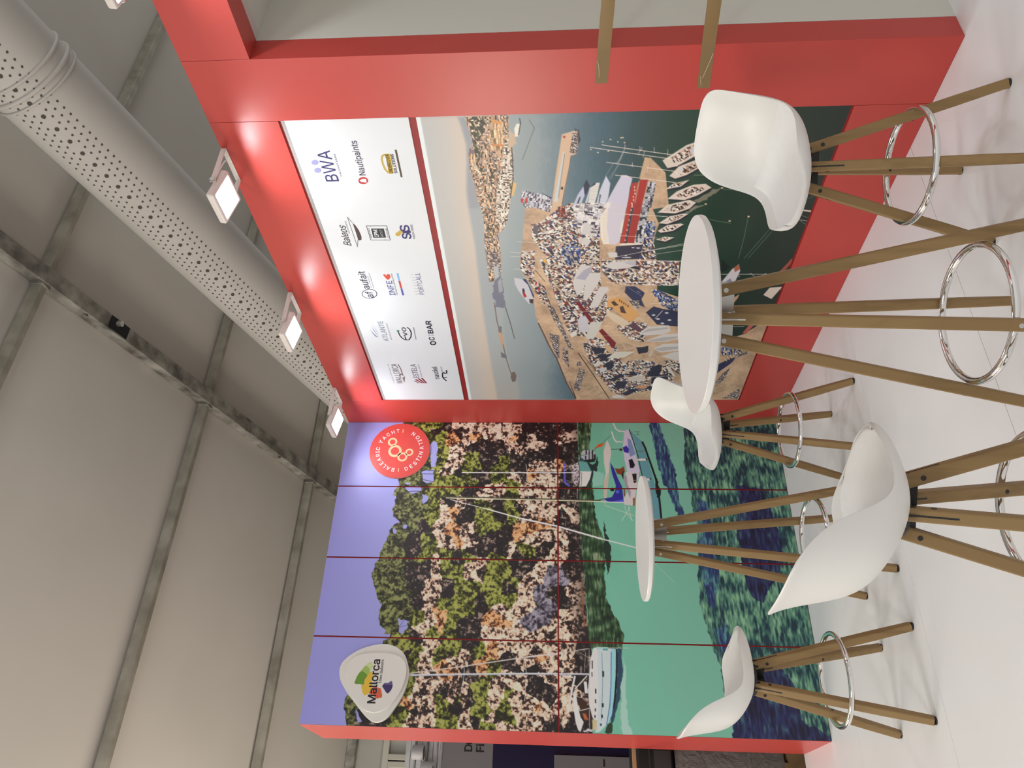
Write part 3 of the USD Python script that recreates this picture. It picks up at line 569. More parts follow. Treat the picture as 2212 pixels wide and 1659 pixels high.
('p',(215,198,188),0,[1860,1163,1857,1163,1854,1164,1853,1165,1854,1167,1857,1168,1860,1168,1863,1168,1865,1167,1866,1166,1865,1165,1863,1164]),
('pc','boxes',0,[2112,1102,2111,1068,1835,1075,1836,1119]),
('pc','boxes',0,[2244,1088,2243,1054,2081,1057,2082,1101]),
('p',(212,206,198),0,[1837,1190,1837,1080,1826,1082,1824,1191]),
('p',(46,42,64),0,[1815,1209,1826,1075,1717,1084,1715,1206]),
('p',(48,48,82),0,[1498,1135,1497,1085,1440,1029,1380,1041,1313,1017,1347,1069,1447,1138]),
('p',(48,48,76),0,[1320,969,1295,912,1273,825,1129,806,1151,933,1266,1006]),
('pc','cars',0,[1376,1112,1375,1052,1296,1039,1307,1070]),
('p',(190,185,195),0,[1803,1114,1801,1115,1799,1118,1799,1121,1800,1125,1801,1128,1804,1130,1806,1129,1808,1126,1808,1122,1807,1118,1806,1115]),
('p',(190,185,195),0,[1800,1086,1798,1087,1796,1091,1796,1096,1797,1102,1799,1106,1801,1108,1803,1106,1805,1102,1805,1097,1805,1091,1803,1087]),
('p',(190,185,195),0,[1730,1124,1728,1127,1726,1136,1726,1149,1727,1162,1729,1171,1731,1175,1733,1172,1735,1162,1735,1150,1735,1137,1733,1127]),
('p',(190,185,195),0,[1745,1147,1743,1148,1741,1150,1740,1153,1741,1156,1743,1159,1745,1160,1748,1159,1749,1157,1750,1154,1749,1151,1747,1148]),
('p',(190,188,195),0,[1259,879,1255,880,1252,884,1251,889,1252,895,1255,899,1259,901,1263,900,1266,896,1267,891,1266,885,1263,881]),
('p',(190,188,195),0,[1192,856,1188,857,1185,860,1184,866,1185,871,1188,876,1192,878,1197,877,1199,873,1201,868,1199,862,1196,858]),
('p',(190,188,195),0,[1161,892,1157,893,1154,897,1153,902,1154,908,1157,912,1161,914,1166,913,1169,909,1170,904,1169,898,1165,894]),
('p',(190,188,195),0,[1240,950,1236,951,1233,954,1232,960,1233,965,1236,970,1240,972,1244,971,1247,967,1248,962,1247,956,1244,952]),
('p',(190,188,195),0,[1203,921,1199,922,1196,926,1195,931,1196,937,1199,942,1204,943,1208,942,1211,939,1212,933,1210,928,1207,923]),
('l',(150,148,165),np.float64(2.0),[1490,1124,1413,1044]),
('l',(190,188,190),np.float64(2.2),[1457,1071,1440,1053]),
('p',(190,160,130),0,[1391,1042,1440,1019,1395,967,1312,983,1323,1018]),
('p',(200,150,92),0,[1383,1226,1409,1159,1313,1083,1315,1226]),
('p',(60,45,50),0,[1366,1211,1382,1188,1331,1161,1326,1181]),
('p',(202,152,98),0,[1378,1232,1377,1154,1287,1069,1246,1041,1169,1083,1206,1117,1288,1178]),
('p',(70,50,50),0,[1363,1207,1372,1189,1333,1163,1328,1187]),
('p',(80,55,55),0,[1318,1156,1328,1138,1257,1115,1268,1146]),
('p',(70,50,46),0,[1376,1158,1370,1158,1365,1158,1364,1159,1365,1161,1370,1162,1376,1163,1382,1163,1387,1162,1388,1161,1387,1160,1382,1158]),
('p',(70,50,46),0,[1363,1145,1357,1145,1353,1146,1351,1147,1353,1148,1357,1150,1364,1151,1370,1151,1374,1150,1376,1149,1374,1147,1370,1146]),
('p',(70,50,46),0,[1351,1132,1345,1132,1340,1133,1339,1134,1340,1136,1345,1137,1351,1138,1357,1138,1362,1137,1363,1136,1362,1135,1357,1133]),
('p',(70,50,46),0,[1338,1120,1332,1120,1328,1120,1326,1122,1328,1123,1332,1124,1338,1125,1345,1125,1349,1125,1351,1123,1349,1122,1345,1121]),
('p',(70,50,46),0,[1326,1107,1319,1107,1315,1108,1313,1109,1315,1110,1320,1112,1326,1113,1332,1113,1337,1112,1338,1111,1337,1109,1332,1108]),
('p',(194,189,189),0,[1662,1261,1696,1230,1705,1151,1701,1099,1664,1097,1645,1146,1638,1211]),
('p',(194,189,189),0,[1526,1421,1609,1406,1679,1382,1668,1319,1613,1330,1531,1354,1451,1369,1418,1395]),
('p',(194,189,189),0,[1577,1352,1613,1337,1612,1278,1576,1273,1540,1281,1461,1308,1373,1343,1396,1361]),
('p',(194,189,189),0,[1333,1320,1498,1276,1491,1229,1465,1224,1432,1246,1316,1278,1317,1320]),
('p',(194,189,189),0,[1878,1380,1887,1362,1859,1333,1813,1353,1841,1376]),
('p',(194,189,189),0,[1874,1402,1885,1384,1841,1379,1856,1395]),
('p',(194,189,189),0,[1764,1248,1773,1238,1770,1200,1734,1194,1730,1235]),
('p',(194,189,189),0,[1905,1387,1980,1374,1993,1356,1957,1337,1900,1341,1902,1356]),
('p',(160,156,172),0,[1568,1405,1634,1364,1668,1323,1613,1330,1552,1355]),
('p',(170,168,178),0,[1699,1166,1701,1099,1664,1097,1674,1132]),
('p',(40,40,55),0,[1649,1127,1664,1096,1643,1068,1634,1080]),
('p',(186,181,190),0,[1188,1387,1240,1372,1229,1329,1080,1322,1081,1375]),
('p',(192,187,182),0,[1014,1334,1177,1314,1181,1246,1080,1265,1011,1288]),
('p',(204,184,162),0,[1289,1231,1248,1169,1185,1103,1151,1091,1132,1131,1186,1184,1248,1225]),
('p',(194,189,189),0,[1083,1020,1131,980,1142,864,1086,846,1052,891,1042,997]),
('p',(194,189,189),0,[986,987,1054,885,1064,798,1007,790,974,882]),
('p',(194,189,189),0,[906,932,954,879,964,785,882,774,868,883]),
('p',(194,189,189),0,[823,873,872,799,874,765,771,751,793,808]),
('p',(198,192,182),0,[804,1201,875,1152,876,1034,813,1095]),
('p',(190,180,170),0,[591,1062,604,949,552,936,539,1047]),
('p',(200,195,190),0,[741,1282,770,1226,743,1216,716,1271]),
('p',(190,185,185),0,[694,1242,706,1196,668,1194,643,1233]),
('p',(205,200,195),0,[1070,1432,1092,1394,1059,1387,1026,1418]),
('p',(200,195,195),0,[716,832,716,819,603,758,596,771]),
('p',(190,140,110),0,[458,1006,499,974,485,917,452,928]),
('p',(195,190,190),0,[362,1134,376,1099,330,1045,330,1139]),
('p',(185,175,165),0,[873,923,814,936,838,952,908,933]),
('p',(168,164,166),0,[1066,1015,1109,978,1124,868,1108,863,1082,976]),
('p',(168,164,166),0,[986,979,1026,881,1031,800,1015,798,982,883]),
('p',(168,164,166),0,[902,926,925,870,930,780,907,777,879,877]),
('p',(108,30,42),0,[1371,1406,1370,1380,1187,1295,1175,1314]),
('p',(112,30,40),0,[1091,1261,1114,1243,967,1153,908,1166]),
('p',(196,160,130),0,[979,1223,908,1167,852,1177,899,1212]),
('p',(90,60,75),0,[1142,1100,1174,1065,1110,1016,1077,1026]),
('l',(200,192,185),np.float64(3.1),[1184,1066,1215,1038,1141,982,1109,997]),
('l',(200,192,180),np.float64(3.0),[978,1107,932,1013,898,1088,967,1119]),
('l',(200,192,180),np.float64(3.1),[791,1027,802,922,741,895,717,987,791,1027]),
('l',(200,192,180),np.float64(3.2),[667,1003,717,980,667,921,661,1002]),
('l',(66,48,48),np.float64(5.6),[865,1376,618,1274,327,1159]),
('l',(60,46,50),np.float64(6.5),[540,1425,327,1378]),
('l',(80,62,58),np.float64(2.8),[841,1349,669,1262]),
('l',(92,72,68),np.float64(8.0),[1170,1611,959,1556,794,1504,513,1440,320,1380]),
('l',(190,165,140),np.float64(3.2),[1170,1603,794,1494,327,1369]),
('l',(60,48,46),np.float64(3.0),[486,1254,459,1237]),
('l',(140,110,92),np.float64(3.0),[334,945,411,910]),
('p',(26,30,42),0,[2359,1034,2442,941,2467,888,2479,861,2461,857,2377,899,2323,967,2313,1008]),
('p',(206,192,182),0,[2369,1040,2452,947,2476,893,2488,867,2470,863,2387,904,2334,972,2324,1013]),
('pc','deck',0,[2384,1004,2439,943,2455,908,2463,890,2451,888,2396,915,2361,960,2355,987]),
('p',(26,30,42),0,[2267,994,2323,958,2370,864,2353,828,2320,857,2271,917,2249,966]),
('p',(206,192,182),0,[2278,999,2333,964,2380,870,2363,834,2330,862,2281,923,2260,971]),
('pc','deck',0,[2292,971,2328,948,2359,886,2348,862,2326,881,2294,921,2280,953]),
('p',(26,30,42),0,[2185,1001,2220,971,2241,900,2201,933]),
('p',(206,192,182),0,[2196,1007,2231,976,2252,906,2212,939]),
('pc','deck',0,[2205,990,2228,970,2242,923,2216,945]),
('p',(26,30,42),0,[2124,985,2172,947,2212,878,2215,823,2192,793,2145,847,2116,904]),
('p',(206,192,182),0,[2135,991,2183,953,2222,884,2226,829,2202,799,2156,853,2127,910]),
('pc','deck',0,[2150,956,2181,931,2208,886,2210,849,2194,829,2164,865,2145,903]),
('p',(26,30,42),0,[2037,1020,2086,981,2116,882,2099,848,2058,874,2028,937]),
('p',(206,192,182),0,[2048,1026,2098,987,2128,888,2110,854,2070,880,2040,943]),
('pc','deck',0,[2060,993,2093,967,2112,902,2101,879,2074,897,2054,939]),
('p',(26,30,42),0,[1964,1008,2009,962,2028,892,2025,873,1988,909,1957,965]),
('p',(206,192,182),0,[1976,1014,2021,968,2040,898,2037,879,2000,916,1969,971]),
('pc','deck',0,[1987,989,2016,959,2029,913,2027,900,2003,924,1982,961]),
('p',(26,30,42),0,[1911,1006,1950,964,1960,901,1953,885,1909,931,1897,991]),
('p',(206,192,182),0,[1923,1012,1962,970,1972,907,1965,892,1921,938,1909,997]),
('pc','deck',0,[1929,992,1955,964,1962,923,1957,912,1928,943,1920,982]),
('p',(26,30,42),0,[1848,1009,1868,969,1862,920,1832,960]),
('p',(206,192,182),0,[1861,1015,1881,975,1874,926,1845,966]),
('pc','deck',0,[1863,1000,1876,973,1871,941,1852,967]),
('p',(150,80,60),0,[2476,893,2491,871,2470,863,2439,879]),
('p',(150,80,60),0,[2375,869,2363,834,2341,851]),
('p',(190,185,195),0,[2430,927,2471,892,2445,886,2398,923]),
('p',(200,195,195),0,[2311,965,2344,948,2310,940,2277,956]),
('pw',(120,118,105),0,[2045,890,2094,852,2100,809,2075,840,2038,880]),
('pw',(118,114,100),0,[2120,865,2196,789,2198,746,2148,799,2116,838]),
('l',(150,170,150),np.float64(1.9),[2280,889,2279,854,2273,819,2266,793]),
('l',(140,165,140),np.float64(1.9),[2189,740,2188,710,2175,656]),
('l',(130,160,130),np.float64(2.0),[1997,774,1983,735,1968,669]),
('p',(225,180,160),0,[2248,765,2246,765,2244,767,2243,769,2244,772,2246,774,2248,776,2251,775,2253,774,2254,771,2253,769,2251,766]),
('p',(225,180,160),0,[2198,746,2195,746,2193,747,2193,750,2194,753,2196,755,2198,756,2201,756,2203,754,2203,752,2203,749,2201,747]),
('p',(225,180,160),0,[2098,803,2095,803,2093,805,2093,808,2093,810,2096,813,2098,814,2101,814,2103,812,2104,809,2103,807,2101,804]),
('p',(225,180,160),0,[1983,672,1980,672,1978,674,1977,676,1978,679,1980,681,1983,683,1986,683,1988,681,1989,678,1988,675,1986,673]),
('p',(225,180,160),0,[2011,588,2008,589,2006,590,2005,593,2006,595,2008,598,2011,599,2014,599,2016,598,2017,595,2016,592,2014,590]),
('l',(224,206,198),np.float64(3.4),[2465,1309,2459,1287,2397,985]),
('l',(224,206,198),np.float64(3.4),[2453,1360,2443,1316,2372,982]),
('l',(224,206,198),np.float64(3.5),[2366,1284,2360,1256,2304,973]),
('l',(224,206,198),np.float64(3.5),[2290,1241,2237,965]),
('l',(205,195,192),np.float64(2.0),[2461,1211,2443,1209]),
('l',(205,195,192),np.float64(2.0),[2452,1146,2431,1144]),
('l',(205,195,192),np.float64(2.0),[2443,1084,2422,1081]),
('l',(205,195,192),np.float64(2.0),[2440,1210,2356,1237]),
('l',(205,195,192),np.float64(2.0),[2445,1134,2414,1148]),
('l',(205,195,192),np.float64(2.0),[2423,1124,2388,1126]),
('l',(205,195,192),np.float64(2.0),[2361,1171,2335,1169]),
('l',(205,195,192),np.float64(2.0),[2352,1098,2300,1102]),
('l',(205,195,192),np.float64(2.0),[2431,1024,2396,1021]),
('l',(140,155,165),np.float64(1.7),[2289,1283,2356,1256,2377,1224,2426,1214]),
('l',(140,155,165),np.float64(1.7),[2271,1268,2355,1226]),
('l',(140,155,165),np.float64(1.7),[2260,1262,2426,1211]),
('p',(190,160,130),0,[2392,1119,2384,1096,2267,1112,2268,1132,2352,1123]),
('p',(228,205,175),0,[2441,1354,2439,1354,2438,1355,2437,1357,2438,1359,2439,1360,2441,1360,2443,1360,2444,1359,2444,1357,2444,1355,2443,1354]),
('p',(228,205,175),0,[2422,1322,2421,1323,2419,1324,2419,1326,2420,1327,2421,1328,2423,1329,2424,1329,2426,1327,2426,1326,2426,1324,2424,1323]),
('p',(228,205,175),0,[2481,1304,2480,1304,2479,1306,2478,1307,2479,1309,2480,1310,2482,1311,2483,1310,2485,1309,2485,1307,2484,1306,2483,1305]),
('p',(228,205,175),0,[2493,1271,2491,1272,2490,1273,2489,1274,2490,1276,2491,1277,2493,1278,2495,1277,2496,1276,2496,1275,2496,1273,2494,1272]),
('p',(228,205,175),0,[2500,1227,2499,1227,2498,1228,2497,1230,2498,1232,2499,1233,2501,1233,2502,1233,2504,1232,2504,1230,2503,1229,2502,1227]),
('p',(228,205,175),0,[2501,1219,2500,1219,2498,1220,2498,1222,2498,1224,2500,1225,2501,1225,2503,1225,2504,1224,2505,1222,2504,1221,2503,1220]),
('p',(228,205,175),0,[2474,1210,2472,1211,2471,1212,2470,1213,2471,1215,2472,1216,2474,1217,2476,1216,2477,1215,2477,1214,2477,1212,2476,1211]),
('p',(228,205,175),0,[2479,1239,2477,1239,2476,1240,2475,1242,2476,1243,2477,1245,2479,1245,2481,1245,2482,1244,2482,1242,2482,1241,2480,1239]),
('p',(228,205,175),0,[2429,1278,2427,1278,2426,1279,2426,1281,2426,1282,2428,1284,2429,1284,2431,1284,2432,1283,2433,1281,2432,1279,2431,1278]),
('l',(208,198,190),np.float64(4.8),[1713,1344,1696,862]),
('l',(208,198,190),np.float64(3.5),[2047,1236,2020,977]),
('l',(208,198,190),np.float64(2.7),[1894,1202,1872,1009]),
('l',(208,198,190),np.float64(3.4),[1529,1237,1530,857]),
('l',(208,198,190),np.float64(2.7),[1613,1209,1605,915]),
('l',(208,198,190),np.float64(2.4),[1577,1207,1571,862]),
('l',(208,198,190),np.float64(2.5),[1512,1203,1506,853]),
('l',(208,198,190),np.float64(2.8),[1734,1207,1830,865]),
('l',(208,198,190),np.float64(2.8),[1778,1040,1820,864]),
('l',(208,198,190),np.float64(2.3),[1754,999,1782,862]),
('l',(208,198,190),np.float64(2.6),[1374,1436,1372,1263]),
('l',(206,196,188),np.float64(2.3),[1862,1704,1845,1565]),
('l',(206,196,188),np.float64(2.4),[1783,1740,1763,1560]),
('l',(206,196,188),np.float64(2.4),[1750,1741,1738,1509]),
('l',(206,196,188),np.float64(2.4),[1651,1730,1642,1555]),
('l',(206,196,188),np.float64(2.5),[1577,1623,1567,1476]),
('l',(206,196,188),np.float64(2.2),[2017,1554,2008,1378]),
('l',(206,196,188),np.float64(2.3),[1961,1493,1958,1376]),
('l',(206,190,182),np.float64(2.3),[1279,1435,1277,1263]),
('l',(206,190,182),np.float64(2.4),[1136,1433,1135,1181]),
('l',(206,190,182),np.float64(2.4),[1041,1252,1047,1023]),
('l',(215,205,195),np.float64(3.0),[1345,990,1351,835]),
('l',(205,195,185),np.float64(3.5),[584,940,603,809]),
('l',(210,200,190),np.float64(3.6),[1209,948,1280,916]),
('l',(120,150,128),np.float64(1.7),[2006,595,1872,586,1713,583]),
('l',(120,150,128),np.float64(1.8),[1919,477,1712,554]),
('l',(120,150,128),np.float64(1.8),[1905,462,1712,535]),
('l',(120,150,128),np.float64(1.7),[2107,375,2133,326]),
('p',(205,180,170),0,[2057,376,2043,306,2032,307,2048,373]),
('l',(150,160,150),np.float64(1.7),[2029,382,1992,305]),
('l',(150,160,150),np.float64(1.7),[2004,380,1947,307]),
('l',(200,175,170),np.float64(2.6),[1984,350,1973,305]),
('p',(20,28,28),0,[1605,649,1640,610,1712,668]),
('p',(196,190,196),0,[1519,638,1628,600,1666,573,1615,555,1505,567,1474,604]),
('p',(165,90,70),0,[1640,593,1665,570,1627,561,1604,580]),
('p',(120,128,150),0,[1506,632,1555,594,1518,575,1474,607]),
('l',(196,190,190),np.float64(4.3),[1589,647,1584,330]),
('l',(196,190,190),np.float64(2.9),[1587,588,1594,574,1567,550]),
('l',(196,190,190),np.float64(2.9),[1586,511,1593,497,1566,472]),
('l',(196,190,190),np.float64(2.8),[1584,434,1591,420,1564,394]),
('p',(150,70,55),0,[1588,362,1647,338,1705,318,1691,307,1593,331]),
('p',(210,196,186),0,[1413,394,1474,374,1482,309,1376,342]),
('p',(190,150,125),0,[1324,592,1377,561,1422,521,1389,523,1323,543]),
('l',(200,195,195),np.float64(3.0),[1356,605,1363,558]),
('l',(195,190,190),np.float64(4.2),[1124,565,1126,438]),
('p',(170,90,80),0,[1059,435,1151,410,1151,380,1055,411]),
('pc','blue',0,[961,536,914,422,898,392,834,433,835,514]),
('p',(52,52,84),0,[752,499,801,454,809,424,752,436,633,506,735,514]),
('pc','cars',0,[913,396,897,322,842,372,801,427,834,433]),
('l',(206,190,160),np.float64(4.4),[802,490,769,470]),
('l',(206,190,160),np.float64(4.4),[818,477,785,457]),
('l',(206,190,160),np.float64(4.4),[834,463,801,444]),
('l',(206,190,160),np.float64(4.4),[850,450,818,431]),
('l',(206,190,160),np.float64(4.4),[866,437,834,418]),
('l',(206,190,160),np.float64(4.3),[882,425,850,405]),
('l',(206,190,160),np.float64(4.3),[898,412,866,392]),
('l',(198,178,150),np.float64(2.9),[562,465,615,438,701,435,752,440]),
('l',(198,178,150),np.float64(3.0),[397,494,471,411,597,393,752,413]),
('pc','cars',0,[633,469,701,435,562,447,508,475,526,497]),
('pc','cars',0,[330,425,378,385,453,332,321,306])]
LT=[
('bwa','BWA',2288.6,2514.6,2470.4,2511.7,60.3,(46,46,104),0,0),
('bwa','YACHTING',2312.5,2493.6,2449.3,2492.0,7.5,(110,110,150),0,0),
('nauti','Nautipaints',2321.5,2381.8,2520.4,2378.8,29.1,(58,46,80),0,0),
('uc','UNDERCOVER',2329.9,2252.6,2440.9,2247.5,16.6,(60,48,24),1,0),
('uc','SOLUTIONS',2329.4,2232.5,2441.5,2229.0,13.1,(64,58,74),1,0),
('bal','Baleos',1848.8,2555.5,1992.6,2554.0,37.9,(62,44,66),0,0.35),
('bal','YACHT CHARTER',1937.5,2543.4,2028.2,2542.0,6.7,(140,138,145),0,0),
('ipm','IPM',1912.6,2400.9,1964.2,2399.5,20.1,(232,236,240),1,0),
('ipm','GROUP',1911.0,2376.5,1962.6,2374.8,12.6,(180,186,195),0,0),
('ipm','MARINA IBIZA',1903.2,2438.7,1974.4,2435.9,6.0,(120,118,128),0,0),
('ipm','STP SHIPYARD',1902.9,2351.2,1972.4,2352.2,6.3,(120,118,128),0,0),
('ipm','SHIPYARDS',1985.6,2427.6,1984.1,2363.2,7.4,(120,118,128),0,0),
('ipm','MARINAS',1891.5,2368.3,1892.8,2429.5,7.6,(120,118,128),0,0),
('sys','S',1946.4,2237.5,1992.9,2234.7,45.2,(38,34,104),1,0),
('sys','S',1893.5,2237.2,1935.8,2234.8,44.6,(38,34,104),1,0),
('sys','YACHTING',1890.4,2217.9,1994.9,2212.1,10.0,(84,82,108),0,0),
('auf','aufait',1501.7,2532.6,1648.1,2533.9,39.1,(54,54,74),0,0),
('auf','af',1421.8,2526.9,1476.7,2525.9,39.3,(54,54,74),0,0),
('auf','YACHT FURNITURE',1505.3,2520.1,1610.5,2517.2,5.3,(165,165,175),0,0),
('auf','MANUFACTURE & REFIT',1501.9,2507.3,1635.7,2507.2,6.1,(165,165,175),0,0),
('inf','INFE',1441.9,2399.3,1567.5,2396.9,32.0,(84,88,160),0,0),
('inf','TECHNICAL INSULATION',1441.7,2386.1,1626.2,2385.3,7.4,(140,140,152),0,0),
('port','PORTCALL',1445.9,2236.9,1628.3,2233.4,26.5,(140,134,170),0,0),
('atl','ATLANTE',1000.8,2520.0,1200.9,2517.4,29.8,(140,146,166),0,0),
('atl','MARINE SOLUTIONS',1014.7,2496.9,1182.6,2495.1,7.7,(165,165,175),0,0),
('evo','vo',1051.9,2396.1,1140.0,2389.0,31.9,(28,26,44),0,0),
('oci','C',1006.1,2238.7,1040.9,2239.1,32.1,(28,24,54),1,0),
('oci','I',1056.4,2240.0,1064.1,2240.0,28.2,(150,140,165),1,0),
('oci','BAR',1077.7,2237.1,1204.0,2233.6,31.1,(28,24,54),1,0),
('mal','MALLORCA',520.9,2516.7,751.7,2515.9,38.0,(122,112,116),0,0),
('mal','ASTILLEROS DE',521.0,2570.3,751.9,2565.3,6.7,(178,174,178),0,0),
('est','ESTELA',586.3,2397.5,746.2,2396.7,35.2,(120,110,134),0,0),
('est','SUPERYACHT AGENCY',593.3,2374.5,746.1,2374.3,7.7,(165,165,175),0,0),
('nau','nautiel',573.7,2265.2,718.5,2259.3,33.0,(44,38,52),0,0),
('nau','service',647.8,2233.9,716.4,2232.8,11.4,(150,148,155),0,0),
('sign','Mallorca',115.9,2556.1,360.5,2560.7,45.5,(26,16,30),1,0),
('sign','Illes Balears',227.8,2533.8,359.0,2535.9,15.6,(44,36,48),0,0)]
